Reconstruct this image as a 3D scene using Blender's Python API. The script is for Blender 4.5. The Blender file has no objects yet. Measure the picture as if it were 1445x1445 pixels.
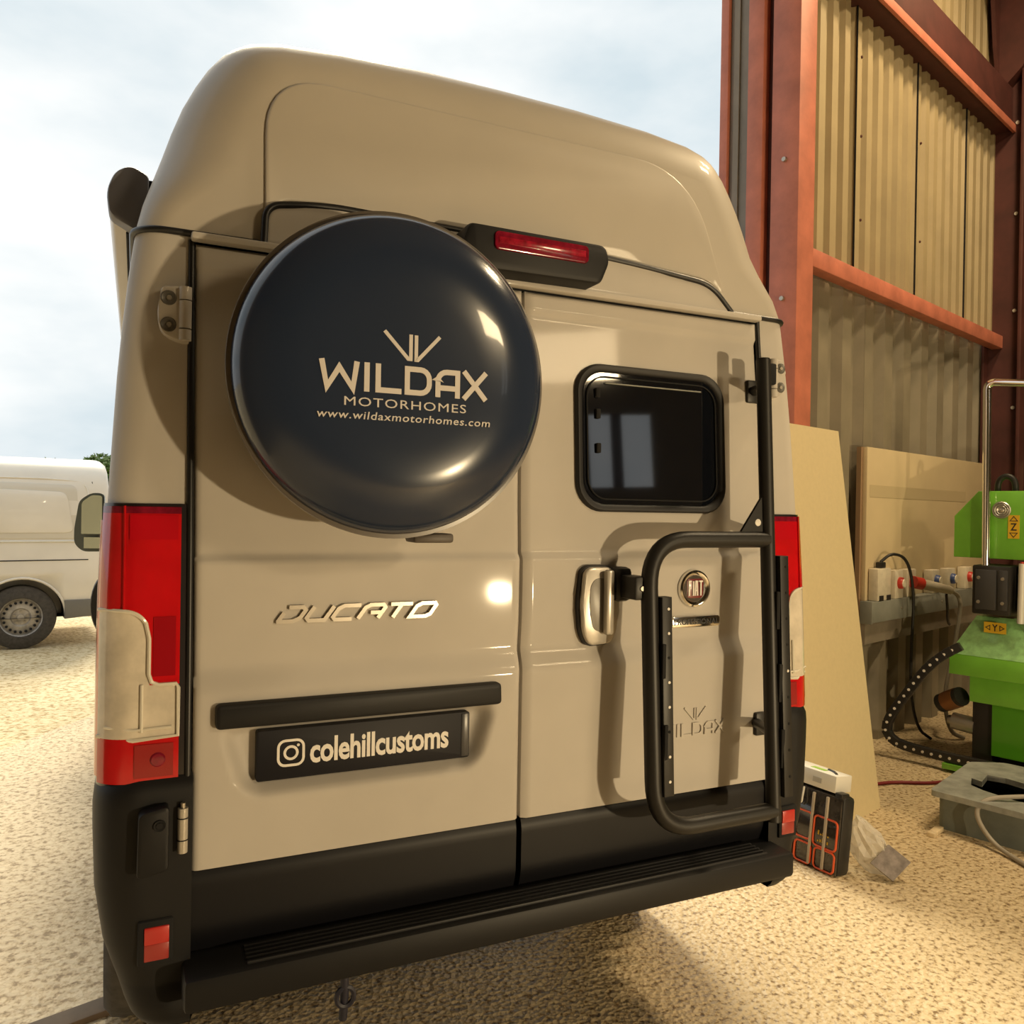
import bpy, bmesh, math, random
from mathutils import Vector, Matrix
random.seed(7)
S = bpy.context.scene
COL = S.collection
R = math.radians

# ------------------------------------------------------------------ camera
F_PX = 1142.1
yaw, pit, rol = R(24.918), R(-0.135), R(0.978)
cam_loc = Vector((-0.8769, -1.7793, 1.5345))
fwd = Vector((math.sin(yaw)*math.cos(pit), math.cos(yaw)*math.cos(pit), math.sin(pit)))
rgt = Vector((math.cos(yaw), -math.sin(yaw), 0.0))
upv = rgt.cross(fwd)
r2 = rgt*math.cos(rol) + upv*math.sin(rol)
u2 = -rgt*math.sin(rol) + upv*math.cos(rol)
cd = bpy.data.cameras.new('camera'); cam = bpy.data.objects.new('camera', cd); COL.objects.link(cam)
cd.sensor_width = 36.0; cd.lens = 36.0*F_PX/1445.0; cd.clip_start = 0.05; cd.clip_end = 400
cam.matrix_world = Matrix(((r2.x, u2.x, -fwd.x, cam_loc.x), (r2.y, u2.y, -fwd.y, cam_loc.y), (r2.z, u2.z, -fwd.z, cam_loc.z), (0, 0, 0, 1)))
S.camera = cam

# building axes: u runs along the door wall, n points out of the building
WA = R(17.14)
WD = Vector((math.cos(WA), math.sin(WA), 0)); WN = Vector((-math.sin(WA), math.cos(WA), 0))
def B(u, n, z): return WD*u + WN*n + Vector((0, 0, z))

# ------------------------------------------------------------------ world, lights, exposure
S.view_settings.view_transform = 'Standard'; S.view_settings.look = 'None'
S.view_settings.gamma = 1.0; S.view_settings.use_curve_mapping = False
S.view_settings.exposure = 0.0
W = bpy.data.worlds.new('overcast_sky'); S.world = W; W.use_nodes = True
nt = W.node_tree; nt.nodes.clear()
def N(nt, t, **k):
    n = nt.nodes.new(t)
    for a, b in k.items():
        if a in n.inputs.keys(): n.inputs[a].default_value = b
        else: setattr(n, a, b)
    return n
tc = N(nt, 'ShaderNodeTexCoord')
mp = N(nt, 'ShaderNodeMapping'); mp.inputs['Scale'].default_value = (1.0, 1.0, 2.2)
nz = N(nt, 'ShaderNodeTexNoise', Scale=2.1, Detail=6.0, Roughness=0.5)
cr = N(nt, 'ShaderNodeValToRGB')
cr.color_ramp.elements[0].position = 0.36; cr.color_ramp.elements[0].color = (0.63, 0.73, 0.78, 1)
cr.color_ramp.elements[1].position = 0.60; cr.color_ramp.elements[1].color = (1.02, 1.02, 1.0, 1)
bg = N(nt, 'ShaderNodeBackground', Strength=1.08); wo = N(nt, 'ShaderNodeOutputWorld')
nt.links.new(tc.outputs['Generated'], mp.inputs['Vector']); nt.links.new(mp.outputs[0], nz.inputs['Vector'])
nt.links.new(nz.outputs['Fac'], cr.inputs['Fac']); nt.links.new(cr.outputs[0], bg.inputs['Color']); nt.links.new(bg.outputs[0], wo.inputs[0])

def area(name, loc, target, sx, sy, power, col):
    l = bpy.data.lights.new(name, 'AREA'); l.shape = 'RECTANGLE'; l.size = sx; l.size_y = sy; l.energy = power; l.color = col
    o = bpy.data.objects.new(name, l); COL.objects.link(o); o.location = loc
    o.rotation_euler = (Vector(target)-Vector(loc)).to_track_quat('-Z', 'Y').to_euler(); return o
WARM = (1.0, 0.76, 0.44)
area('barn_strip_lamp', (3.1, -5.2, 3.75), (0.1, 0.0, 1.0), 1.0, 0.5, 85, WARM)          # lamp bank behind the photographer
area('bench_work_light', (1.96, -4.5, 0.83), (0.0, 0.0, 1.1), 0.13, 0.10, 135, (1.0, 0.77, 0.45))   # work light low on a bench
area('overhead_light', B(4.2, -0.55, 6.2), B(4.2, 0.1, 0), 0.6, 0.4, 120, (1.0, 0.74, 0.42))  # high bay over the router corner
area('overhead_light', B(3.3, -1.5, 5.6), B(3.3, -1.2, 0), 0.7, 0.5, 105, (1.0, 0.78, 0.48))  # unseen lamp added to brighten the floor on the right
sun_l = bpy.data.lights.new('hazy_sun', 'SUN'); sun_l.energy = 3.9; sun_l.angle = R(20); sun_l.color = (1.0, 0.86, 0.60)
sun_o = bpy.data.objects.new('hazy_sun', sun_l); COL.objects.link(sun_o)
sun_o.rotation_euler = Vector((-0.10, -1.0, -0.95)).to_track_quat('-Z', 'Y').to_euler()

# ------------------------------------------------------------------ materials
MATS = {}
def mat(name, col, rough=0.5, metal=0.0, coat=0.0, spec=0.5, noise=None, bump=None, alpha=None, trans=0.0):
    """noise=(scale, amount[, detail]) varies the colour; bump=(scale, strength, distance)"""
    if name in MATS: return MATS[name]
    m = bpy.data.materials.new(name); m.use_nodes = True; t = m.node_tree; p = t.nodes['Principled BSDF']
    p.inputs['Base Color'].default_value = (*col, 1); p.inputs['Roughness'].default_value = rough
    p.inputs['Metallic'].default_value = metal; p.inputs['Coat Weight'].default_value = coat
    p.inputs['Coat Roughness'].default_value = 0.06 if name == 'van_paint' else 0.04
    p.inputs['Specular IOR Level'].default_value = spec; p.inputs['Transmission Weight'].default_value = trans
    if alpha is not None: p.inputs['Alpha'].default_value = alpha
    c = N(t, 'ShaderNodeTexCoord')
    if noise:
        n = N(t, 'ShaderNodeTexNoise', Scale=noise[0], Detail=noise[2] if len(noise) > 2 else 3.0, Roughness=0.6)
        r = N(t, 'ShaderNodeValToRGB'); a = noise[1]
        r.color_ramp.elements[0].position = 0.3; r.color_ramp.elements[0].color = (*[x*(1-a) for x in col], 1)
        r.color_ramp.elements[1].position = 0.7; r.color_ramp.elements[1].color = (*[min(1, x*(1+a)) for x in col], 1)
        t.links.new(c.outputs['Object'], n.inputs['Vector']); t.links.new(n.outputs['Fac'], r.inputs['Fac']); t.links.new(r.outputs[0], p.inputs['Base Color'])
    if bump:
        n2 = N(t, 'ShaderNodeTexNoise', Scale=bump[0], Detail=2.0); bb = N(t, 'ShaderNodeBump', Strength=bump[1], Distance=bump[2])
        t.links.new(c.outputs['Object'], n2.inputs['Vector']); t.links.new(n2.outputs['Fac'], bb.inputs['Height']); t.links.new(bb.outputs[0], p.inputs['Normal'])
    MATS[name] = m; return m

def ground_mat(name, dark, mid, light, scale, rough, bumpd):
    m = bpy.data.materials.new(name); m.use_nodes = True; t = m.node_tree; p = t.nodes['Principled BSDF']
    c = N(t, 'ShaderNodeTexCoord')
    v = N(t, 'ShaderNodeTexVoronoi', Scale=scale); v.feature = 'F1'
    n = N(t, 'ShaderNodeTexNoise', Scale=scale*0.8, Detail=4.0, Roughness=0.65)
    big = N(t, 'ShaderNodeTexNoise', Scale=0.9, Detail=4.0)
    r = N(t, 'ShaderNodeValToRGB')
    e = r.color_ramp.elements
    e[0].position = 0.37; e[0].color = (*dark, 1); e[1].position = 0.55; e[1].color = (*light, 1)
    x = r.color_ramp.elements.new(0.455); x.color = (*mid, 1)
    mx = N(t, 'ShaderNodeMix', data_type='RGBA', blend_type='MULTIPLY'); mx.inputs[0].default_value = 0.5
    rb = N(t, 'ShaderNodeValToRGB'); rb.color_ramp.elements[0].position = 0.35; rb.color_ramp.elements[0].color = (0.62, 0.58, 0.52, 1)
    rb.color_ramp.elements[1].position = 0.65
    ad = N(t, 'ShaderNodeMath', operation='ADD'); ad.use_clamp = False
    bp = N(t, 'ShaderNodeBump', Strength=0.9, Distance=bumpd)
    L = t.links.new
    for q in (v, n, big): L(c.outputs['Object'], q.inputs['Vector'])
    L(n.outputs['Fac'], r.inputs['Fac']); L(big.outputs['Fac'], rb.inputs['Fac'])
    L(r.outputs[0], mx.inputs[6]); L(rb.outputs[0], mx.inputs[7]); L(mx.outputs[2], p.inputs['Base Color'])
    L(v.outputs['Distance'], ad.inputs[0]); L(n.outputs['Fac'], ad.inputs[1]); L(ad.outputs[0], bp.inputs['Height']); L(bp.outputs[0], p.inputs['Normal'])
    p.inputs['Roughness'].default_value = rough
    MATS[name] = m; return m

PAINT = mat('van_paint', (0.50, 0.47, 0.43), 0.55, 0.0, 0.14, 0.2, noise=(3.0, 0.05))
ROOFP = mat('roof_gelcoat', (0.47, 0.43, 0.37), 0.5, 0.0, 0.15, noise=(2.0, 0.05))
BLACKP = mat('black_plastic', (0.009, 0.009, 0.010), 0.5, spec=0.28, bump=(900, 0.15, 0.0006))
CLAD = mat('black_door_cladding', (0.005, 0.005, 0.007), 0.45, spec=0.25)
RUBBER = mat('black_rubber', (0.010, 0.010, 0.012), 0.55)
DARK = mat('dark_gap', (0.006, 0.006, 0.007), 0.9)
COVER = mat('cover_black_blue_reflection', (0.020, 0.030, 0.058), 0.2, coat=0.4, spec=0.3)  # black plastic; the blue of its reflections is put into the base colour
GLASS = mat('dark_tinted_glass', (0.004, 0.005, 0.008), 0.03, coat=1.0)
RACKM = mat('rack_powdercoat', (0.016, 0.015, 0.014), 0.42, spec=0.35, bump=(700, 0.2, 0.0005))
CHROME = mat('chrome', (0.78, 0.76, 0.72), 0.12, 1.0)
SILVER = mat('silver_handle', (0.46, 0.43, 0.38), 0.3, 0.35, 0.5)
SCRIPT = mat('script_chrome', (0.60, 0.55, 0.48), 0.28, 0.55)
PRINT = mat('grey_print', (0.60, 0.57, 0.55), 0.5)
WHITEP = mat('white_print', (0.80, 0.77, 0.72), 0.5)
PLATEM = mat('plate_black', (0.010, 0.010, 0.014), 0.5, coat=0.0, spec=0.2)
REDL = mat('red_lens', (0.55, 0.006, 0.010), 0.12, coat=0.6, noise=(9, 0.12), bump=(70, 0.06, 0.002))
REDD = mat('dark_red_lens', (0.20, 0.006, 0.022), 0.16, coat=0.6, noise=(40, 0.35))
CLEARL = mat('clear_lens', (0.66, 0.60, 0.50), 0.12, coat=0.6, noise=(18, 0.14), bump=(60, 0.15, 0.002))
LENSRIB = mat('lens_rib', (0.74, 0.70, 0.60), 0.15, coat=0.6)
RED_REFL = mat('reflector_red', (0.50, 0.03, 0.025), 0.25, coat=0.4, bump=(500, 0.3, 0.0006))
TYRE = mat('tyre_rubber', (0.055, 0.048, 0.040), 0.8, noise=(30, 0.3))
RIM = mat('steel_rim', (0.42, 0.39, 0.35), 0.5, 0.5, noise=(14, 0.3))
BADGE = mat('badge_red', (0.16, 0.010, 0.014), 0.3, coat=0.6)
BOLT = mat('bolt_metal', (0.42, 0.38, 0.32), 0.4, 0.8)
STEELRED = mat('red_oxide_steel', (0.46, 0.15, 0.095), 0.55, noise=(7, 0.18, 5.0), bump=(60, 0.1, 0.002))
STEELDK = mat('dark_red_oxide_steel', (0.070, 0.019, 0.016), 0.65, noise=(5, 0.25, 5.0))
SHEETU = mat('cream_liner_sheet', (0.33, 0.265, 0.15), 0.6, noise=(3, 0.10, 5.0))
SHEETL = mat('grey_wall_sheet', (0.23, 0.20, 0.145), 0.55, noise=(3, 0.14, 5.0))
SHEETG = mat('grey_door_sheet', (0.20, 0.175, 0.145), 0.6, noise=(4, 0.15))
BARNW = mat('barn_wall_sheet', (0.30, 0.25, 0.17), 0.7, noise=(0.6, 0.2))
ROOFW = mat('barn_roof_sheet', (0.16, 0.13, 0.09), 0.7, noise=(0.6, 0.2))
BOARDM = mat('pale_mdf', (0.60, 0.50, 0.30), 0.6, noise=(40, 0.03))
BOARD2 = mat('pale_board', (0.58, 0.47, 0.29), 0.6, noise=(2.5, 0.06))
BOARDE = mat('board_edge', (0.28, 0.18, 0.10), 0.7)
GREY = mat('grey_trunking', (0.20, 0.205, 0.18), 0.5, noise=(6, 0.15))
SOCK = mat('socket_white', (0.62, 0.56, 0.44), 0.4, noise=(20, 0.1))
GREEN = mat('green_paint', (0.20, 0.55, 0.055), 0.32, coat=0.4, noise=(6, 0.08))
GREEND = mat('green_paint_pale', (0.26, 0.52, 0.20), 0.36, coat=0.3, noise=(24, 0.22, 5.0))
TUBM = mat('grey_tub', (0.13, 0.15, 0.14), 0.5, noise=(9, 0.18, 5.0))
ORANGE = mat('orange_plastic', (0.72, 0.10, 0.025), 0.4)
YELLOW = mat('yellow_sticker', (0.72, 0.45, 0.02), 0.45)
WHITEB = mat('white_plastic', (0.72, 0.71, 0.66), 0.35)
REDS = mat('red_plastic', (0.50, 0.04, 0.025), 0.4)
BLUES = mat('blue_plastic', (0.05, 0.08, 0.22), 0.4)
CABLE = mat('black_cable', (0.012, 0.011, 0.010), 0.5)
CABLEG = mat('grey_cable', (0.30, 0.27, 0.22), 0.5)
COPPER = mat('copper_motor', (0.32, 0.14, 0.055), 0.4, 0.6)
ALU = mat('aluminium', (0.45, 0.43, 0.38), 0.4, 0.8)
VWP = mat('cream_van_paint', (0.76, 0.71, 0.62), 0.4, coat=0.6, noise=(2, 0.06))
LEAF = mat('leaf_green', (0.10, 0.16, 0.03), 0.6, noise=(3, 0.4))
BARK = mat('bark', (0.10, 0.07, 0.045), 0.9, noise=(20, 0.3))
WOOD = mat('raw_wood', (0.62, 0.50, 0.32), 0.7, noise=(30, 0.2))
CASEM = mat('case_black', (0.020, 0.019, 0.018), 0.35)
MIRRORG = mat('mirror_glass', (0.42, 0.47, 0.43), 0.05, 1.0)
SEALM = mat('seal_black', (0.010, 0.010, 0.011), 0.4)
FLOORM = ground_mat('aggregate_floor', (0.21, 0.135, 0.06), (0.58, 0.455, 0.275), (0.72, 0.59, 0.385), 58, 0.5, 0.006)
APRONM = ground_mat('apron_tarmac', (0.30, 0.205, 0.10), (0.60, 0.46, 0.28), (0.76, 0.63, 0.43), 40, 0.6, 0.006)
GRAVELM = ground_mat('yard_gravel', (0.42, 0.29, 0.12), (0.70, 0.55, 0.31), (0.84, 0.71, 0.46), 30, 0.75, 0.01)
def bag_mat():
    m = bpy.data.materials.new('clear_polythene'); m.use_nodes = True; p = m.node_tree.nodes['Principled BSDF']
    p.inputs['Base Color'].default_value = (0.75, 0.74, 0.70, 1); p.inputs['Roughness'].default_value = 0.2
    p.inputs['Alpha'].default_value = 0.42; return m
POLY = bag_mat()

# ------------------------------------------------------------------ mesh helpers
def finish(name, me, m, parent=None, smooth=True, angle=35):
    me.materials.clear()
    if m: me.materials.append(m)
    if smooth:
        for p in me.polygons: p.use_smooth = True
        me.set_sharp_from_angle(angle=R(angle))
    o = bpy.data.objects.new(name, me); COL.objects.link(o)
    if parent is not None:
        o.parent = parent
        o.matrix_parent_inverse = Matrix.Translation(-parent.location) if parent.type == 'EMPTY' else Matrix()
    return o
def obj(name, V, Fc, m, parent=None, smooth=True, angle=35, recalc=True):
    me = bpy.data.meshes.new(name); me.from_pydata([tuple(v) for v in V], [], Fc)
    if recalc:
        b = bmesh.new(); b.from_mesh(me); bmesh.ops.recalc_face_normals(b, faces=b.faces); b.to_mesh(me); b.free()
    me.update(); return finish(name, me, m, parent, smooth, angle)
def from_bm(name, b, m, parent=None, smooth=True, angle=35):
    bmesh.ops.recalc_face_normals(b, faces=b.faces)
    me = bpy.data.meshes.new(name); b.to_mesh(me); b.free(); return finish(name, me, m, parent, smooth, angle)
def thing(name, label, cat, loc, group=None):
    o = bpy.data.objects.new(name, None); COL.objects.link(o); o.location = loc; o.empty_display_size = 0.1
    return tag(o, label, cat, group)
def tag(o, label, cat, group=None):
    o['label'] = label; o['category'] = cat
    if group: o['group'] = group
    return o
def struct(o, label=None):
    o['kind'] = 'structure'
    if label: o['label'] = label
    return o
def bm_box(b, c, s, M=None, bev=0.0, seg=2):
    r = bmesh.ops.create_cube(b, size=1.0)
    vs = r['verts']
    for v in vs: v.co = Vector((v.co.x*s[0], v.co.y*s[1], v.co.z*s[2]))
    if bev > 0:
        es = list({e for v in vs for e in v.link_edges})
        rr = bmesh.ops.bevel(b, geom=es, offset=bev, segments=seg, affect='EDGES', profile=0.5)
        vs = list({v for f in rr['faces'] for v in f.verts} | {v for v in vs if v.is_valid})
    for v in vs:
        q = v.co + Vector(c) if M is None else M @ (v.co + Vector(c))
        v.co = q
    return vs
def box(name, c, s, m, parent=None, bev=0.0, M=None):
    b = bmesh.new(); bm_box(b, c, s, M, bev); return from_bm(name, b, m, parent)
MB = Matrix(((WD.x, WN.x, 0, 0), (WD.y, WN.y, 0, 0), (0, 0, 1, 0), (0, 0, 0, 1)))   # (u,n,z) -> world
def ubox(name, lo, hi, m, parent=None, bev=0.0):
    c = [(a+b)/2 for a, b in zip(lo, hi)]; s = [b-a for a, b in zip(lo, hi)]
    return box(name, c, s, m, parent, bev, MB)
def rrect(cx, cy, w, h, r, n=6):
    P = []
    for k, (sx, sy) in enumerate(((1, 1), (-1, 1), (-1, -1), (1, -1))):
        ox, oy = cx+sx*(w/2-r), cy+sy*(h/2-r)
        for i in range(n+1):
            a = math.pi/2*(k + i/n); P.append((ox+r*math.cos(a), oy+r*math.sin(a)))
    return P
def fillet(P, r, n=5):
    """round the corners of a closed 2-D polygon"""
    out = []
    L = len(P)
    for i in range(L):
        a, b, c = Vector(P[i-1]), Vector(P[i]), Vector(P[(i+1) % L])
        ri = r[i] if isinstance(r, (list, tuple)) else r
        d1 = (a-b); d2 = (c-b)
        if ri <= 0: out.append(tuple(b)); continue
        t = min(ri, d1.length*0.48, d2.length*0.48)
        p1 = b+d1.normalized()*t; p2 = b+d2.normalized()*t
        for k in range(n+1):
            s = k/n; q = p1*(1-s)**2 + b*2*s*(1-s) + p2*s*s; out.append((q.x, q.y))
    return out
def prism(name, P, y0, y1, m, parent=None, bev=0.0, fn=None, seg=2, angle=35):
    """polygon in (x,z) extruded from y0 (front) to y1 (back)"""
    b = bmesh.new()
    vs = [b.verts.new((x, y0, z)) for x, z in P]
    f = b.faces.new(vs)
    if bev > 0:
        pass
    r = bmesh.ops.extrude_face_region(b, geom=[f])
    nv = [g for g in r['geom'] if isinstance(g, bmesh.types.BMVert)]
    for v in nv: v.co.y = y1
    if bev > 0:
        es = [e for e in b.edges if all(abs(v.co.y-y0) < 1e-7 for v in e.verts)]
        bmesh.ops.bevel(b, geom=es, offset=bev, segments=seg, affect='EDGES', profile=0.5)
    if fn:
        for v in b.verts: v.co = fn(v.co)
    return from_bm(name, b, m, parent, angle=angle)
def upright(fnY):
    return lambda c: Vector((c.x, c.y+fnY(c.z), c.z))
def bm_tube(b, pts, r, seg=10, closed=False, cap=True):
    pts = [Vector(p) for p in pts]; n = len(pts); rings = []
    rr = r if isinstance(r, (list, tuple)) else [r]*n
    up = None
    for i, p in enumerate(pts):
        if closed: t = (pts[(i+1) % n]-pts[i-1])
        else: t = pts[min(i+1, n-1)]-pts[max(i-1, 0)]
        t.normalize()
        if up is None:
            up = Vector((0, 0, 1)) if abs(t.z) < 0.9 else Vector((1, 0, 0))
        a = t.cross(up).normalized(); up = a.cross(t).normalized()
        rings.append([b.verts.new(p + a*rr[i]*math.cos(k*2*math.pi/seg) + up*rr[i]*math.sin(k*2*math.pi/seg)) for k in range(seg)])
    for i in range(n if closed else n-1):
        A, C = rings[i], rings[(i+1) % n]
        for k in range(seg): b.faces.new((A[k], A[(k+1) % seg], C[(k+1) % seg], C[k]))
    if cap and not closed:
        b.faces.new(rings[0]); b.faces.new(list(reversed(rings[-1])))
def tube(name, pts, r, m, parent=None, seg=10, closed=False):
    b = bmesh.new(); bm_tube(b, pts, r, seg, closed); return from_bm(name, b, m, parent, angle=50)
def smooth_path(P, it=2):
    P = [Vector(p) for p in P]
    for _ in range(it):
        Q = [P[0]]
        for a, c in zip(P[:-1], P[1:]): Q += [a*0.75+c*0.25, a*0.25+c*0.75]
        Q.append(P[-1]); P = Q
    return P
def bend_path(P, r, n=7):
    P = [Vector(p) for p in P]; out = [P[0]]
    for a, b_, c in zip(P[:-2], P[1:-1], P[2:]):
        d1 = (a-b_); d2 = (c-b_); t = min(r, d1.length*0.49, d2.length*0.49)
        p1 = b_+d1.normalized()*t; p2 = b_+d2.normalized()*t
        out += [p1*(1-s)**2+b_*2*s*(1-s)+p2*s*s for s in [k/n for k in range(n+1)]]
    out.append(P[-1]); return out
def lathe(name, prof, c, axis, m, parent=None, seg=64, angle=40):
    """prof: list of (radius, distance along axis)"""
    axis = Vector(axis).normalized(); up = Vector((0, 0, 1)) if abs(axis.z) < 0.9 else Vector((1, 0, 0))
    a = axis.cross(up).normalized(); bb = a.cross(axis).normalized(); c = Vector(c)
    V, Fc, rows = [], [], []
    for rd, h in prof:
        if rd < 1e-6: rows.append([len(V)]); V.append(c+axis*h)
        else:
            rows.append(list(range(len(V), len(V)+seg)))
            V += [c+axis*h+(a*math.cos(2*math.pi*k/seg)+bb*math.sin(2*math.pi*k/seg))*rd for k in range(seg)]
    for A, D in zip(rows[:-1], rows[1:]):
        for k in range(seg):
            k2 = (k+1) % seg
            if len(A) == 1 and len(D) == 1: continue
            if len(A) == 1: Fc.append((A[0], D[k], D[k2]))
            elif len(D) == 1: Fc.append((A[k], D[0], A[k2]))
            else: Fc.append((A[k], A[k2], D[k2], D[k]))
    return obj(name, V, Fc, m, parent, True, angle)
def grid(name, nu, nv, fn, m, parent=None, skirt=None, smooth=True, angle=35, keep=None):
    """fn(i/nu, j/nv) -> point; skirt = vector that thickens the border"""
    V = [Vector(fn(i/nu, j/nv)) for j in range(nv+1) for i in range(nu+1)]; w = nu+1
    Fc = []
    for j in range(nv):
        for i in range(nu):
            q = (j*w+i, j*w+i+1, (j+1)*w+i+1, (j+1)*w+i)
            if keep is None or keep((V[q[0]]+V[q[2]])/2): Fc.append(q)
    if skirt is not None:
        sk = Vector(skirt)
        ring = [i for i in range(w)] + [j*w+nu for j in range(1, nv+1)] + [nv*w+i for i in range(nu-1, -1, -1)] + [j*w for j in range(nv-1, 0, -1)]
        base = len(V); V += [V[i]+sk for i in ring]
        for k in range(len(ring)):
            k2 = (k+1) % len(ring); Fc.append((ring[k], base+k, base+k2, ring[k2]))
        Fc.append(tuple(range(base, base+len(ring))))
    return obj(name, V, Fc, m, parent, smooth, angle, recalc=skirt is not None)
def bm_strokes(b, strokes, w, d, place, dd=0.00025):
    """polyline strokes with mitred joints, width w, extruded by d; place(a,b,depth)->Vector"""
    for si, st in enumerate(strokes):
        dk = d+dd*si
        closed = st[0] == st[-1] and len(st) > 3
        pts = [Vector(p) for p in (st[:-1] if closed else st)]; n = len(pts); Lf, Rt = [], []
        for i in range(n):
            if closed: t0 = (pts[i]-pts[i-1]).normalized(); t1 = (pts[(i+1) % n]-pts[i]).normalized()
            else:
                t1 = (pts[min(i+1, n-1)]-pts[min(i, n-2)]).normalized(); t0 = (pts[max(i, 1)]-pts[max(i-1, 0)]).normalized()
            n0 = Vector((-t0.y, t0.x)); n1 = Vector((-t1.y, t1.x)); mm = (n0+n1)
            if mm.length < 1e-4: mm = n0
            mm.normalize(); k = 1.0/max(0.42, mm.dot(n0))
            Lf.append(pts[i]+mm*k*w/2); Rt.append(pts[i]-mm*k*w/2)
        ringv = [[b.verts.new(place(q.x, q.y, h)) for q in (Lf[i], Rt[i]) for h in (dk, 0)] for i in range(n)]   # Lf top, Lf bot, Rt top, Rt bot
        for i in range(n if closed else n-1):
            A, C = ringv[i], ringv[(i+1) % n]
            b.faces.new((A[0], A[2], C[2], C[0])); b.faces.new((A[1], C[1], C[3], A[3]))
            b.faces.new((A[0], C[0], C[1], A[1])); b.faces.new((A[2], A[3], C[3], C[2]))
        if not closed:
            for A in (ringv[0], ringv[-1]): b.faces.new((A[0], A[1], A[3], A[2]))
def text(name, body, x0, x1, z0, z1, place, depth, m, parent=None, bold=0.0, shear=0.0, spacing=1.0):
    cu = bpy.data.curves.new(name, 'FONT'); cu.body = body; cu.size = 1.0; cu.extrude = 0.5; cu.offset = bold; cu.shear = shear; cu.space_character = spacing
    cu.resolution_u = 3
    t = bpy.data.objects.new(name, cu); COL.objects.link(t)
    dg = bpy.context.evaluated_depsgraph_get(); dg.update()
    me = bpy.data.meshes.new_from_object(t.evaluated_get(dg)); bpy.data.objects.remove(t); bpy.data.curves.remove(cu)
    xs = [v.co.x for v in me.vertices]; ys = [v.co.y for v in me.vertices]
    ax, bx, ay, by = min(xs), max(xs), min(ys), max(ys)
    for v in me.vertices:
        v.co = place(x0+(v.co.x-ax)/(bx-ax)*(x1-x0), z0+(v.co.y-ay)/(by-ay)*(z1-z0), depth if v.co.z > 0 else 0.0)
    me.name = name
    return finish(name, me, m, parent, smooth=False)
def sm(a, b, x):
    t = max(0.0, min(1.0, (x-a)/(b-a))); return t*t*(3-2*t)
def lerp(T, x):
    if x <= T[0][0]: return T[0][1]
    for (a, p), (c, q) in zip(T[:-1], T[1:]):
        if x <= c: return p+(q-p)*(x-a)/(c-a)
    return T[-1][1]

# ------------------------------------------------------------------ the setting: ground, barn
def poly(name, pts, z, m):
    return obj(name, [(p.x, p.y, z) for p in pts], [tuple(range(len(pts)))], m, smooth=False)
def slab(name, pts, z0, z1, m):
    n = len(pts); V = [(p.x, p.y, z1) for p in pts]+[(p.x, p.y, z0) for p in pts]
    Fc = [tuple(range(n)), tuple(range(n, 2*n))]+[(i, (i+1) % n, n+(i+1) % n, n+i) for i in range(n)]
    return obj(name, V, Fc, m, smooth=False)
struct(slab('floor', [B(-8, -11, 0), B(12, -11, 0), B(12, 1.17, 0), B(-8, 1.17, 0)], -0.2, 0, FLOORM))
struct(slab('ground_yard', [Vector((-120, -60, 0)), Vector((120, -60, 0)), Vector((120, 160, 0)), Vector((-120, 160, 0))], -0.4, -0.012, GRAVELM))
A0 = Vector((-1.61, 4.04, 0)); AD = Vector((0.557, 0.83, 0))
struct(slab('ground_apron', [B(-3.9, 1.17, 0), B(14, 1.17, 0), A0+AD*13, A0+AD*2, A0+AD*0.5+Vector((-.03, .02, 0)), A0-AD*1.0, A0-AD*4.0], -0.2, -0.002, APRONM))
struct(ubox('trim_threshold', (-2.6, 1.15, -0.02), (2.5, 1.23, 0.018), mat('rusty_threshold', (0.10, 0.065, 0.04), 0.7, noise=(9, 0.4)), bev=0.004))
# enclosing shell behind the photographer
struct(ubox('ceiling', (-8, -11, 6.6), (12, 1.0, 6.7), ROOFW))
struct(ubox('wall_left', (-8.1, -11, 0), (-8, 1.0, 6.7), BARNW))
struct(ubox('wall_side', (11.98, -11, 0), (12.1, 1.12, 6.7), BARNW))
wb = thing('wall_back', 'far end wall of the barn behind the photographer', 'wall', B(2, -11, 0)); del wb['category']; struct(wb)
ubox('wall_sheet', (-8, -11.1, 0), (12, -11, 3.1), BARNW, wb); ubox('wall_sheet', (-8, -11.1, 4.35), (12, -11, 6.7), BARNW, wb)
ubox('wall_sheet', (-8, -11.1, 3.1), (2.85, -11, 4.35), BARNW, wb); ubox('wall_sheet', (3.95, -11.1, 3.1), (12, -11, 4.35), BARNW, wb)
ubox('window_bar', (3.25, -11.1, 3.1), (3.42, -11, 4.35), STEELDK, wb)
wf = thing('wall_front', 'front wall left of and above the open barn doorway', 'wall', B(-5, 1, 0)); del wf['category']; struct(wf)
ubox('wall_sheet', (-8, 0.97, 0), (-2.7, 1.05, 6.7), BARNW, wf); ubox('header_sheet', (-2.7, 0.97, 5.1), (2.6, 1.05, 6.7), BARNW, wf)

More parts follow.
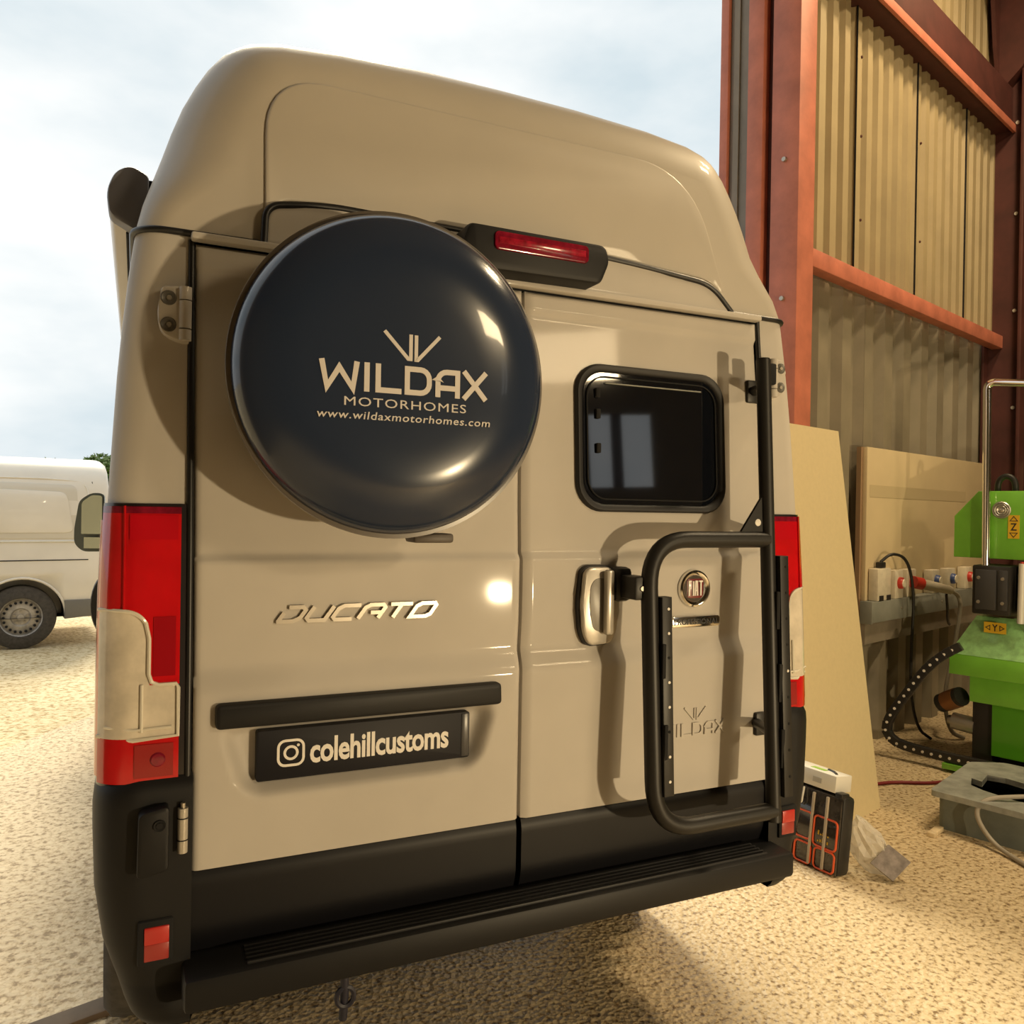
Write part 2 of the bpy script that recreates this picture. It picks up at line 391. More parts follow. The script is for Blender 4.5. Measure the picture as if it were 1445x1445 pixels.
# wall right of the doorway: profiled sheets, rails, columns
wr = thing('wall_right', 'profiled steel sheet wall right of the barn doorway', 'wall', B(4.5, 1, 0)); del wr['category']; struct(wr)
def trap(u0, u1, pitch, top, depth, n0, z0, z1, name, m, phase=0.0):
    """trapezoidal sheet: u from u0 to u1"""
    P = []; u = u0; k = 0
    flat = pitch*top; slope = (pitch*(1-top))/2*0.35; low = pitch-flat-2*slope
    u = u0 - phase
    while u < u1+pitch:
        P += [(u, n0), (u+flat, n0), (u+flat+slope, n0+depth), (u+flat+slope+low, n0+depth)]; u += pitch
    Q = []
    for (a, na), (c, nc) in zip(P[:-1], P[1:]):
        if c <= u0 or a >= u1 or c-a < 1e-6: continue
        aa, cc = max(a, u0), min(c, u1)
        f = lambda x: na+(nc-na)*(x-a)/(c-a)
        if not Q: Q.append((aa, f(aa)))
        Q.append((cc, f(cc)))
    t = 0.004; V = []; Fc = []
    for (a, n_) in Q: V += [B(a, n_, z0), B(a, n_, z1), B(a, n_+t, z0), B(a, n_+t, z1)]
    for i in range(len(Q)-1):
        k = i*4; Fc += [(k, k+4, k+5, k+1), (k+2, k+3, k+7, k+6), (k+1, k+5, k+7, k+3), (k, k+2, k+6, k+4)]
    return obj(name, V, Fc, m, wr, smooth=False)
us = [2.70, 3.635, 4.575, 5.515, 6.45]
for a, c in zip(us[:-1], us[1:]):
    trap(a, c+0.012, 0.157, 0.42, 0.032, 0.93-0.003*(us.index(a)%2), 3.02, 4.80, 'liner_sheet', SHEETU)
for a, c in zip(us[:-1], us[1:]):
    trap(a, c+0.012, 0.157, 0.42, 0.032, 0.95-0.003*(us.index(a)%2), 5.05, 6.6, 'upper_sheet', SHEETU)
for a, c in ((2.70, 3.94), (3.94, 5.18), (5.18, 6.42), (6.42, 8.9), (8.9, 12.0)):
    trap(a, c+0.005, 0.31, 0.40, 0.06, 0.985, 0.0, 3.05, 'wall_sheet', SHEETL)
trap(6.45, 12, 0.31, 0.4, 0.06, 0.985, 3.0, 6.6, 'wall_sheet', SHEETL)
for u in us[1:-1]: ubox('joint_strip', (u-0.002, 0.921, 3.02), (u+0.002, 0.932, 4.76), DARK, wr)
def screw(u, n, z):
    o = lathe('screw', [(0, 0.008), (0.008, 0.008), (0.010, 0)], B(u, n, z), -WN, STEELDK, wr, 8); return o
for (u, z) in ((3.70, 4.45), (3.71, 3.95), (3.72, 3.42), (4.64, 4.2), (4.65, 3.5)): screw(u, 0.928, z)
struct(ubox('rail_lower', (2.69, 0.845, 2.95), (9.0, 0.93, 3.055), STEELRED, bev=0.006), 'red oxide sheeting rail across the wall at door height')
r2o = struct(ubox('rail_upper', (2.69, 0.80, 4.75), (9.0, 0.985, 5.10), STEELDK, bev=0.01), 'deep dark red sheeting rail high on the wall')
ubox('rail_lip', (2.69, 0.775, 4.725), (9.0, 0.80, 4.79), STEELRED, r2o, bev=0.004)
# door post with the stacked door edge outside it
cp = thing('steel_column', 'red oxide steel door post at the right of the doorway', 'column', B(2.6, 0.8, 0)); del cp['category']; struct(cp)
ubox('post', (2.53, 0.70, 0), (2.70, 0.86, 6.6), STEELRED, cp, bev=0.004)
ubox('post_back', (2.575, 0.855, 0), (2.70, 0.98, 6.6), STEELDK, cp)
ubox('guide_angle', (2.515, 0.905, 0), (2.60, 1.00, 6.6), STEELRED, cp, bev=0.004)
b = bmesh.new()
for k in range(4): bm_box(b, (2.545+(0.012 if k % 2 else 0), 1.017+0.032*k, 2.55), (0.03, 0.034, 5.1), MB)
from_bm('door_edge_sheet', b, SHEETG, cp, smooth=False)
ubox('door_edge_angle', (2.515, 1.125, 0), (2.57, 1.175, 5.1), STEELRED, cp, bev=0.003)
for z in (2.27, 2.67, 3.4): lathe('bolt', [(0, 0.014), (0.012, 0.014), (0.014, 0)], B(2.53, 0.78, z), -WD, BOLT, cp, 8)
c2 = thing('steel_column', 'dark red I-section column right of the cream sheets', 'column', B(6.3, 0.8, 0)); del c2['category']; struct(c2)
ubox('web', (6.17, 0.71, 0), (6.20, 0.97, 6.6), STEELDK, c2)
ubox('flange', (6.08, 0.685, 0), (6.29, 0.712, 6.6), STEELDK, c2, bev=0.003)
ubox('flange', (6.08, 0.955, 0), (6.29, 0.975, 6.6), STEELDK, c2, bev=0.003)
for z in (2.45, 3.25, 4.05, 4.8): lathe('bolt', [(0, 0.012), (0.014, 0.012), (0.016, 0)], B(6.17, 0.76, z), -WD, WHITEB, c2, 8)
V = [B(6.05, n_, z) for n_, z in ((0.97, 4.95), (0.97, 6.6), (-2.6, 6.6), (-2.6, 6.35), (0.45, 5.7), (0.70, 5.2))]; V += [v+WD*0.2 for v in V]
obj('haunch', V, [tuple(range(6)), tuple(range(6, 12))]+[(i, (i+1) % 6, 6+(i+1) % 6, 6+i) for i in range(6)], STEELDK, c2, smooth=False)
V = [B(a, 0.9, z) for a, z in ((6.2, 4.75), (6.2, 6.6), (5.75, 6.6), (5.98, 5.4))]; V += [v-WN*0.03 for v in V]  # dark plate put in for the shadow region beside the column head
obj('shadow_plate', V, [(0, 1, 2, 3), (4, 5, 6, 7), (0, 1, 5, 4), (1, 2, 6, 5), (2, 3, 7, 6), (3, 0, 4, 7)], STEELDK, c2, smooth=False)

# ================================================================== the camper van
VAN = thing('camper_van', 'silver grey high-roof camper van with its rear doors to the camera', 'van', (0, 2.4, 0))
XB = [(0.40, 0.83), (0.46, 0.85), (0.53, 0.878), (0.643, 0.918), (0.76, 0.934), (0.98, 0.938), (1.2, 0.938), (1.35, 0.937), (1.52, 0.932), (1.66, 0.925), (1.81, 0.917), (1.95, 0.906), (2.04, 0.896), (2.12, 0.886)]
FY = [(0.4, 0.012), (1.0, 0.012), (1.45, 0.036), (2.12, 0.076)]
def Xb(z): return lerp(XB, z)
def fy(z): return lerp(FY, z)
RC = 0.062
def plan(s, z, off=0.0, ex=0.0, r=RC, X=Xb, y0=fy):
    """point on the rear corner at arclength s outward from x=0.775 (right side)"""
    x = X(z)+ex; l1 = x-r-0.775; la = r*math.pi/2
    if s <= l1: return Vector((0.775+s, y0(z)-off, z))
    if s <= l1+la:
        a = (s-l1)/r; return Vector((x-r+(r+off)*math.sin(a), y0(z)+r-(r+off)*math.cos(a), z))
    return Vector((x+off, y0(z)+r+(s-l1-la), z))
def mirror_x(v, sd): return Vector((v.x*sd, v.y, v.z))
# body shell: side + corners, wrapping round the cab
ZL = [0.42, 0.50, 0.60, 0.70, 0.80, 0.90, 1.0, 1.1, 1.2, 1.3, 1.42, 1.5, 1.6, 1.7, 1.8, 1.9, 2.0, 2.06, 2.11]
def body_row(z):
    yf = lerp([(0.4, 5.15), (0.9, 5.2), (1.15, 4.95), (1.3, 4.55), (2.11, 3.75)], z)
    x = Xb(z); pts = []
    half = [plan(s, z) for s in (0.0, 0.03, 0.06, 0.085)]
    l1 = x-RC-0.775
    half = [plan(0, z), plan(l1*0.5, z)] + [plan(l1+RC*math.pi/2*k/8, z) for k in range(9)]
    ys = [0.2+0.08*k for k in range(20)] + [2.0, 2.6, 3.2, 3.5]
    half += [Vector((x+0.012*sm(0.1, 1.0, y), y, z)) for y in ys]
    rr = 0.35
    for k in range(9):
        a = math.pi/2*k/8; half.append(Vector((x-rr+rr*math.cos(a)+0.012, yf-rr+rr*math.sin(a), z)))
    half.append(Vector((0.0, yf+0.08, z)))
    left = [Vector((-v.x, v.y, v.z)) for v in half]
    return left + list(reversed(half[:-1]))
rows = [body_row(z) for z in ZL]; w = len(rows[0]); V = [v for r_ in rows for v in r_]; Fc = []
for j in range(len(rows)-1):
    for i in range(w-1):
        q = (j*w+i, j*w+i+1, (j+1)*w+i+1, (j+1)*w+i); c = (V[q[0]]+V[q[2]])/2
        if abs(c.x) > 0.8 and ((c.y-0.98)**2+(c.z-0.35)**2 < 0.40**2 or (c.y-4.45)**2+(c.z-0.35)**2 < 0.40**2): continue
        if c.z < 0.66 and c.y < 0.42: continue
        Fc.append(q)
obj('body_shell', V, Fc, PAINT, VAN, angle=40, recalc=False)
prism('rear_opening_panel', [(-0.80, 0.52), (0.80, 0.52), (0.78, 2.10), (-0.79, 2.10)], 0.02, 0.05, DARK, VAN, fn=upright(lambda z: fy(z)))
box('floor_pan', (0, 2.75, 0.60), (1.6, 4.7, 0.06), DARK, VAN)
# side trim: sill, sliding-door rail line, side windows
for sd in (-1, 1):
    box('sill_cladding', (sd*0.90, 2.7, 0.44), (0.10, 2.7, 0.14), BLACKP, VAN, bev=0.02)
    prism('cab_window', fillet([(3.55, 1.42), (4.35, 1.42), (4.1, 1.68), (3.62, 1.98), (3.55, 1.98)], 0.05), 0.0, 0.02, GLASS, VAN,
          fn=lambda c, sd=sd: Vector((sd*(Xb(c.z)+0.016-c.y), c.x, c.z)))
    prism('side_window', rrect(1.75, 1.66, 0.85, 0.42, 0.06), 0.0, 0.02, GLASS, VAN, bev=0.004,
          fn=lambda c, sd=sd: Vector((sd*(Xb(c.z)+0.020-c.y), c.x, c.z)))
def wheel(name, c, sx, parent, rad=0.345, wid=0.22, m_t=TYRE, m_r=RIM):
    ax = Vector((sx, 0, 0)) if not isinstance(sx, Vector) else sx
    k = rad/0.345
    t = lathe(name, [(0.20*k, -wid/2), (0.31*k, -wid/2), (0.338*k, -wid*0.40), (rad, -wid*0.25), (rad, wid*0.25), (0.338*k, wid*0.40), (0.31*k, wid/2), (0.215*k, wid/2), (0.205*k, wid*0.42), (0.20*k, wid*0.2)], c, ax, m_t, parent, 48)
    r_ = lathe('rim', [(0.208*k, wid*0.44), (0.198*k, wid*0.40), (0.185*k, wid*0.22), (0.15*k, wid*0.30), (0.10*k, wid*0.34), (0.085*k, wid*0.26), (0.035*k, wid*0.26), (0.033*k, wid*0.36), (0, wid*0.36)], c, ax, m_r, t, 40)
    return t
for sd in (-1, 1):
    for y in (0.98, 4.45):
        wheel('wheel', (sd*0.83, y, 0.345), sd, VAN)
        pts = [(sd*(Xb(max(0.46, 0.35+0.41*math.sin(a)))+0.012), y+0.41*math.cos(a), 0.35+0.41*math.sin(a)) for a in [math.pi*k/18 for k in range(0, 19)]]
        tube('wheel_arch_trim', pts, 0.03, BLACKP, VAN, 8)

# ------------ high roof
half = [(0.888, 2.112), (0.874, 2.18), (0.853, 2.262), (0.837, 2.32), (0.818, 2.383), (0.795, 2.448), (0.767, 2.508), (0.742, 2.553), (0.714, 2.590), (0.69, 2.613), (0.655, 2.634), (0.593, 2.652), (0.45, 2.668), (0.22, 2.678), (0.0, 2.680)]
PROF = [Vector((-x, z)) for x, z in half] + [Vector((x, z)) for x, z in reversed(half[:-1])]
def pn(i):
    a = PROF[max(i-1, 0)]; c = PROF[min(i+1, len(PROF)-1)]; t = (c-a).normalized(); return Vector((t.y, -t.x))   # inward normal
def ry(z): return 0.075+(z-2.11)*0.10
def rr_(z): return 0.062+0.10*sm(2.12, 2.34, z)
rings = []
for k in range(0, 11):
    th = math.pi/2*k/10; ring = []
    for i, p_ in enumerate(PROF):
        r_ = rr_(p_.y); ins = r_*(1-math.sin(th)); q = p_+pn(i)*ins
        if i in (0, len(PROF)-1): q = Vector((p_.x-math.copysign(ins, p_.x), p_.y))
        ring.append(Vector((q.x, ry(q.y)+r_*(1-math.cos(th)), q.y)))
    rings.append(ring)
for y, dz in ((0.6, 0.015), (1.4, 0.03), (2.6, 0.03), (3.4, 0.0)):
    rings.append([Vector((p_.x, y, p_.y+dz*(p_.y-2.112)/0.5)) for p_ in PROF])
for y, f in ((3.7, 0.85), (4.0, 0.55), (4.25, 0.05)):
    rings.append([Vector((p_.x*(0.93 if f < 0.2 else 0.98), y, 2.112+(p_.y-2.112)*f)) for p_ in PROF])
w = len(PROF); V = [v for r_ in rings for v in r_]; Fc = [(j*w+i, j*w+i+1, (j+1)*w+i+1, (j+1)*w+i) for j in range(len(rings)-1) for i in range(w-1)]
Fc.append(tuple(range(w)))
obj('high_roof', V, Fc, ROOFP, VAN, angle=50)
# raised central field of the roof back panel
field = fillet([(-0.628, 2.135), (-0.628, 2.512), (0.545, 2.512), (0.655, 2.120), (0.60, 2.195), (0.25, 2.215), (-0.5, 2.225), (-0.60, 2.215)], [0.0, 0.15, 0.20, 0.0, 0.05, 0.0, 0.0, 0.03], 10)
prism('roof_back_panel', field, -0.010, 0.01, ROOFP, VAN, bev=0.007, seg=3, fn=lambda c: Vector((c.x, c.y+ry(c.z), c.z)), angle=60)
# steel header under the roof, with its black seal
hdr = fillet([(-0.632, 2.105), (-0.628, 2.192), (-0.494, 2.213), (0.25, 2.205), (0.585, 2.178), (0.655, 2.105)], [0, 0.035, 0.05, 0.2, 0.08, 0], 8)
prism('header_panel', hdr, -0.022, 0.02, PAINT, VAN, bev=0.012, seg=4, fn=lambda c: Vector((c.x, c.y+ry(c.z), c.z)), angle=60)
seal = [Vector((x, ry(z)-0.018, z)) for x, z in hdr]
tube('header_seal', [v+Vector((0, 0, 0.003)) for v in seal], 0.0085, SEALM, VAN, 8)
for sd in (-1, 1):
    pts = [Vector((sd*0.64, 0.062, 2.108))]+[mirror_x(plan(s, 2.11, 0.004), sd) for s in [0.0, 0.03]+[0.049+0.0975*k/8 for k in range(9)]]+[Vector((sd*0.892, y, 2.112)) for y in (0.6, 2.0, 3.6)]
    tube('roof_seal', pts, 0.0075, SEALM, VAN, 8)
box('drip_rail', (-0.015, 0.050, 2.098), (1.53, 0.03, 0.016), PAINT, VAN, bev=0.005)

# ------------ rear doors (shaped panels)
def door_y(x, z):
    y = 0.02*sm(1.135, 1.200, z)+0.012*sm(1.412, 1.432, z)+max(0, z-1.45)*0.06
    y -= 0.008*sm(2.030, 2.042, z)
    return y
def recess(x, z):
    """number plate recess: rounded trapezoid"""
    cx, cz = -0.397, 0.998; hw = 0.318-0.045*(1.07-z)/0.15; hh = 0.082
    qx, qz = abs(x-cx)-hw+0.05, abs(z-cz)-hh+0.05
    d = math.hypot(max(qx, 0), max(qz, 0))+min(max(qx, qz), 0)-0.05
    return 0.042*(1-sm(-0.034, 0.004, d))
def make_door(name, xl, xr, z0, z1, nu, nv, rec, m, parent):
    def f(a, t):
        z = z0+(z1-z0)*t; L_, R_ = xl(z), xr(z); x = L_+(R_-L_)*a
        y = door_y(x, z)
        if rec: y += recess(x, z)
        e = min(x-L_, R_-x, z1-z); y += 0.008*(1-sm(0, 0.010, e))
        return (x, y, z)
    return grid(name, nu, nv, f, m, parent, skirt=(0, 0.035, 0), angle=50)
xl_out = lambda z: -0.764-0.006*sm(1.2, 2.1, z)
xr_in = lambda z: -0.020+0.006*sm(1.1, 1.3, z)+0.012*sm(1.5, 2.1, z)
xl_in = lambda z: xr_in(z)+0.009
xr_out = lambda z: 0.783-0.030*sm(1.4, 2.1, z)
zs_lo = 0.780
DL = make_door('rear_door', xl_out, xr_in, zs_lo, 2.088, 96, 190, True, PAINT, VAN); DL['label'] = 'left rear door carrying the spare wheel and number plate'
DR = make_door('rear_door', xl_in, xr_out, zs_lo, 2.088, 60, 170, False, PAINT, VAN); DR['label'] = 'right rear door with the window and handle'
for sd, xf in ((-1, lambda z: -0.773-0.004*sm(1.2, 2.1, z)), (1, lambda z: xr_out(z)+0.007)):
    tube('door_seal', [(xf(z), fy(z)-0.004, z) for z in (0.60, 0.9, 1.0, 1.2, 1.45, 1.8, 2.095)], 0.0075, SEALM, VAN, 8)
def make_clad(name, xl, xr):
    def f(a, t):
        z = 0.575+(zs_lo-0.575)*t; x = xl+(xr-xl)*a
        return (x, 0.004+0.010*(1-sm(0, 0.02, zs_lo-z))+0.02*(1-sm(0.575, 0.66, z)), z)
    return grid(name, 20, 16, f, CLAD, VAN, skirt=(0, 0.03, 0))
make_clad('door_cladding', -0.768, -0.022); make_clad('door_cladding', -0.008, 0.79)

def onf(y, fn=None):
    """placement on the rear: (a,b,depth) -> world, standing proud of plane y"""
    return lambda a, b_, d: Vector((a, (y if fn is None else fn(a, b_)+y)-d, b_))
# ------------ bumper: step and corners
box('bumper_step', (0.0, -0.024, 0.573), (1.56, 0.15, 0.068), BLACKP, VAN, bev=0.012)
box('bumper_lower', (0.0, 0.05, 0.56), (1.50, 0.10, 0.06), BLACKP, VAN, bev=0.012)
for k in range(5): box('tread_rib', (0.02, -0.012-0.016*k, 0.609), (1.36, 0.007, 0.008), RUBBER, VAN, bev=0.002)
XK = [(0.40, 0.80), (0.46, 0.855), (0.53, 0.886), (0.643, 0.926), (0.76, 0.944), (0.92, 0.950), (0.96, 0.946), (0.985, 0.936)]
BC = []
for sd in (-1, 1):
    zz = [0.478, 0.482, 0.49, 0.505, 0.53, 0.557, 0.563, 0.57, 0.60, 0.65, 0.70, 0.76, 0.82, 0.88, 0.93, 0.955, 0.972, 0.981, 0.985]
    def ky(z): return -0.012-0.016*(1-sm(0.50, 0.575, z))+0.02*(1-sm(0.478, 0.50, z))+0.02*sm(0.965, 0.985, z)-0.004*(1-sm(0.54, 0.575, z))
    def f(a, t, sd=sd):
        z = zz[min(int(round(t*(len(zz)-1))), len(zz)-1)]; s = -0.012+a*0.46
        return mirror_x(plan(s, z, 0.0, 0.0, 0.085, lambda q: lerp(XK, q), ky), sd)
    o = grid('bumper_corner', 46, len(zz)-1, f, BLACKP, VAN, angle=50, keep=lambda c: (c.y-0.98)**2+(c.z-0.35)**2 > 0.41**2)
    # close the top
    top = [mirror_x(plan(-0.012+a/46*0.46, 0.985, 0.0, 0.0, 0.085, lambda q: lerp(XK, q), ky), sd) for a in range(47)]
    inn = [Vector((sd*min(abs(v.x)-0.0, 0.90)*0.985, v.y+0.045, 0.984)) for v in top]
    obj('corner_cap', top+inn, [(i, i+1, 47+i+1, 47+i) for i in range(46)], BLACKP, o)
    bot = [mirror_x(plan(-0.012+a/46*0.46, 0.478, 0.0, 0.0, 0.085, lambda q: lerp(XK, q), ky), sd) for a in range(47)]
    obj('corner_underside', bot+[Vector((sd*min(abs(v.x), 0.80)*0.97, v.y+0.06, 0.49)) for v in bot], [(i, i+1, 47+i+1, 47+i) for i in range(46)], BLACKP, o)
    box('reflector_bezel', (sd*0.829, -0.014, 0.657), (0.066, 0.012, 0.090), DARK, o, bev=0.005)
    r1 = box('reflector', (sd*0.827, -0.019, 0.673), (0.046, 0.010, 0.034), RED_REFL, o, bev=0.002)
    r2_ = box('reflector', (sd*0.827, -0.017, 0.639), (0.046, 0.010, 0.034), mat('reflector_red_low', (0.34, 0.035, 0.03), 0.3, coat=0.3), o, bev=0.002)
    BC.append(o)
pod = prism('sensor_pod', fillet([(-0.866, 0.797), (-0.864, 0.925), (-0.808, 0.936), (-0.808, 0.806)], 0.012), -0.044, 0.01, BLACKP, VAN, bev=0.005)
lathe('camera_lens', [(0, 0.004), (0.006, 0.004), (0.007, 0.002), (0.011, 0.004), (0.012, 0)], (-0.826, -0.044, 0.900), (0, -1, 0), DARK, pod, 20)
for sd, a in ((-1, 0.782), (1, 0.79)):
    h = tube('lower_hinge', [(sd*a, -0.022, 0.832), (sd*a, -0.022, 0.922)], 0.010, SILVER, VAN, 12)
    for z in (0.858, 0.902): tube('hinge_knuckle', [(sd*a, -0.022, z-0.001), (sd*a, -0.022, z+0.001)], 0.0112, DARK, h, 12)
    tube('hinge_pin', [(sd*a, -0.022, 0.92), (sd*a, -0.022, 0.932)], 0.005, BOLT, h, 8)
# ------------ upper hinges
for sd in (-1, 1):
    pl = [(0.836, 1.886), (0.844, 1.93), (0.836, 1.985), (0.800, 1.986), (0.782, 1.986), (0.782, 1.872), (0.800, 1.872)]
    P = fillet([(sd*x, z) for x, z in pl], [0.02, 0.02, 0.012, 0, 0, 0, 0.01]); yh = fy(1.93)
    h = prism('door_hinge', P, yh-0.030, yh+0.01, PAINT, VAN, bev=0.005)
    for z in (1.960, 1.905):
        lathe('bolt_cup', [(0.0, 0.0005), (0.0105, 0.0005), (0.014, 0.002), (0.0155, 0.001)], (sd*0.822, yh-0.030, z), (0, -1, 0), mat('cup_grey', (0.10, 0.095, 0.085), 0.4), h, 20)
        lathe('bolt', [(0, 0.004), (0.005, 0.004), (0.006, 0.0)], (sd*0.821, yh-0.0305, z), (0, -1, 0), BOLT, h, 10)
    for za, zb in ((1.874, 1.896), (1.899, 1.955), (1.958, 1.984)):
        tube('hinge_barrel', [(sd*0.790, yh-0.034, za), (sd*0.790, yh-0.034, zb)], 0.0125, PAINT, h, 14)
# ------------ tail lights wrapped round the corners
def lens(name, rects, m, parent, sd, off=0.010):
    V, Fc = [], []
    for s0, s1, z0, z1 in rects:
        nu, nv = max(3, int((s1-s0)/0.008)), max(3, int((z1-z0)/0.03)); base = len(V)
        for j in range(nv+1):
            for i in range(nu+1): V.append(mirror_x(plan(s0+(s1-s0)*i/nu, z0+(z1-z0)*j/nv, off), sd))
        Fc += [(base+j*(nu+1)+i, base+j*(nu+1)+i+1, base+(j+1)*(nu+1)+i+1, base+(j+1)*(nu+1)+i) for j in range(nv) for i in range(nu)]
    return obj(name, V, Fc, m, parent, angle=60)
def lensf(name, s0, s1, zlo, zhi, m, parent, sd, off=0.010):
    nu, nv = int((s1-s0)/0.0035), 10
    def f(a, t):
        s_ = s0+(s1-s0)*a; z0, z1 = zlo(s_), zhi(s_); return mirror_x(plan(s_, z0+(z1-z0)*t, off), sd)
    return grid(name, nu, nv, f, m, parent, angle=60)
def zc(s_): return 1.3185-0.05*(1-math.sqrt(max(0.0, 1-(max(0.0, 0.122-s_)/0.048)**2))) if s_ >= 0.0735 else 1.1675
for sd in (-1, 1):
    hs = lens('tail_light', [(0.002, 0.205, 0.966, 1.535)], mat('lamp_housing', (0.012, 0.008, 0.010), 0.3, coat=0.4), VAN, sd, 0.006)
    hs['label'] = ('left' if sd < 0 else 'right')+' tail light with red lenses round a clear L-shaped one'
    def line(name, pts, r, m, off=0.0125):
        P = [mirror_x(plan(s, z, off), sd) for s, z in pts]; return tube(name, P, r, m, hs, 6)
    lensf('upper_red_lens', 0.016, 0.171, zc, lambda s_: 1.515, REDL, hs, sd)
    lens('lens_cap', [(0.016, 0.171, 1.515, 1.529)], REDD, hs, sd)
    lens('inner_red_lens', [(0.024, 0.066, 1.185, 1.305)], mat('red_lens_deep', (0.34, 0.004, 0.010), 0.15, coat=0.6), hs, sd, 0.0118)
    lens('top_red_lens', [(0.022, 0.110, 1.462, 1.512)], mat('red_lens_top', (0.50, 0.004, 0.012), 0.15, coat=0.6), hs, sd, 0.0125)
    lensf('clear_lens', 0.018, 0.171, lambda s_: 1.063, zc, CLEARL, hs, sd)
    lens('lower_red_lens', [(0.016, 0.171, 0.974, 1.0635)], REDL, hs, sd)
    lens('reflex_red_lens', [(0.026, 0.098, 0.984, 1.050)], mat('red_lens_reflex', (0.30, 0.012, 0.012), 0.25, coat=0.5, bump=(300, 0.4, 0.001)), hs, sd, 0.0125)
    lens('side_red_lens', [(0.171, 0.203, 0.985, 1.500)], mat('amber_red_lens', (0.62, 0.10, 0.05), 0.15, coat=0.6), hs, sd)
    line('lens_rib', [(0.170, 1.319)]+[(0.122-0.048*k/8, zc(0.122-0.048*k/8)) for k in range(8)]+[(0.0735, 1.262), (0.0735, 1.190), (0.068, 1.174), (0.055, 1.168), (0.022, 1.168), (0.018, 1.160), (0.018, 1.064), (0.10, 1.060), (0.170, 1.066)], 0.0042, LENSRIB)
    line('lens_rib', [(0.086, 1.17), (0.086, 1.075)], 0.0035, LENSRIB)
    line('lens_rib', [(0.03, 1.082), (0.10, 1.080), (0.150, 1.086)], 0.003, LENSRIB)
    line('lens_edge', [(0.118, 1.53), (0.118, 1.32)], 0.0025, REDL)
    lathe('bulb_boss', [(0, 0.004), (0.012, 0.003), (0.015, 0.0)], mirror_x(plan(0.055, 1.018, 0.0125), sd), (0, -1, 0), REDD, hs, 16)
# ------------ brake light
P = fillet([(-0.185, 2.205), (0.185, 2.205), (0.200, 2.165), (0.175, 2.105), (-0.16, 2.100), (-0.205, 2.150)], 0.018)
bl = prism('brake_light', P, -0.030, 0.09, BLACKP, VAN, bev=0.012)
prism('lens', rrect(0.005, 2.170, 0.255, 0.044, 0.012), -0.036, -0.02, REDD, bl, bev=0.004)
box('lens_band', (0.005, -0.0362, 2.170), (0.235, 0.002, 0.016), mat('brake_red', (0.30, 0.008, 0.025), 0.2, coat=0.6, noise=(60, 0.4)), bl, bev=0.0008)
# ------------ window in the right door
wy = lambda z: door_y(0, z)
outer = rrect(0.387, 1.728, 0.480, 0.388, 0.075, 8); inner = rrect(0.387, 1.728, 0.436, 0.344, 0.062, 8)
def ring_prism(name, Po, Pi, y0, y1, m, parent, fn):
    n = len(Po); V = [fn(Vector((x, y0+0.006, z))) for x, z in Po]
    mid = [((a[0]*0.78+c[0]*0.22), (a[1]*0.78+c[1]*0.22)) for a, c in zip(Po, Pi)]; mid2 = [((a[0]*0.3+c[0]*0.7), (a[1]*0.3+c[1]*0.7)) for a, c in zip(Po, Pi)]
    V += [fn(Vector((x, y0, z))) for x, z in mid]+[fn(Vector((x, y0+0.001, z))) for x, z in mid2]+[fn(Vector((x, y0+0.010, z))) for x, z in Pi]
    V += [fn(Vector((x, y1, z))) for x, z in Pi]+[fn(Vector((x, y1, z))) for x, z in Po]
    Fc = [(k*n+i, k*n+(i+1) % n, ((k+1) % 6)*n+(i+1) % n, ((k+1) % 6)*n+i) for k in range(6) for i in range(n)]
    return obj(name, V, Fc, m, parent, angle=50)
wf_ = ring_prism('door_window', outer, inner, -0.014, 0.012, RUBBER, VAN, upright(wy))
prism('pane', inner, -0.006, 0.006, GLASS, wf_, fn=upright(wy))
tube('pane_bead', [(x, wy(z)-0.009, z) for x, z in rrect(0.387, 1.728, 0.415, 0.322, 0.055, 6)], 0.0022, DARK, wf_, 6, True)
tube('top_catch_rail', [(0.235, wy(1.872)-0.010, 1.872), (0.545, wy(1.872)-0.010, 1.872)], 0.002, GREY, wf_, 6)
for z in (1.845, 1.79, 1.70): box('stay_catch', (0.212, wy(z)-0.010, z), (0.014, 0.008, 0.026), DARK, wf_, bev=0.003)
# ------------ door handle, badges
hp = fillet([(0.148, 1.385), (0.165, 1.397), (0.235, 1.397), (0.256, 1.36), (0.262, 1.30), (0.252, 1.225), (0.235, 1.194), (0.165, 1.190), (0.146, 1.225), (0.139, 1.30)], 0.02)
hb = prism('door_handle', hp, 0.002, 0.03, RUBBER, VAN, bev=0.003)
hp2 = [(0.2+(x-0.2)*0.93, 1.294+(z-1.294)*0.965) for x, z in hp]
prism('handle_plate', hp2, -0.010, 0.02, SILVER, hb, bev=0.006)
prism('handle_cup', fillet([(0.166, 1.345), (0.18, 1.365), (0.222, 1.365), (0.232, 1.335), (0.236, 1.29), (0.226, 1.235), (0.210, 1.225), (0.176, 1.235), (0.165, 1.29)], 0.015), -0.0115, 0.0, mat('handle_cup_grey', (0.22, 0.205, 0.18), 0.35), hb, bev=0.002)
box('handle_grip', (0.213, -0.024, 1.305), (0.024, 0.022, 0.165), SILVER, hb, bev=0.007)
bd = lathe('round_badge', [(0, 0.006), (0.036, 0.006), (0.039, 0.009), (0.045, 0.011), (0.050, 0.008), (0.052, 0.0)], (0.510, 0.018, 1.329), (0, -1, 0), CHROME, VAN, 40)
prism('badge_field', fillet([(0.482, 1.356), (0.538, 1.356), (0.536, 1.303), (0.484, 1.303)], 0.010), 0.0105, 0.02, BADGE, bd, bev=0.0015)
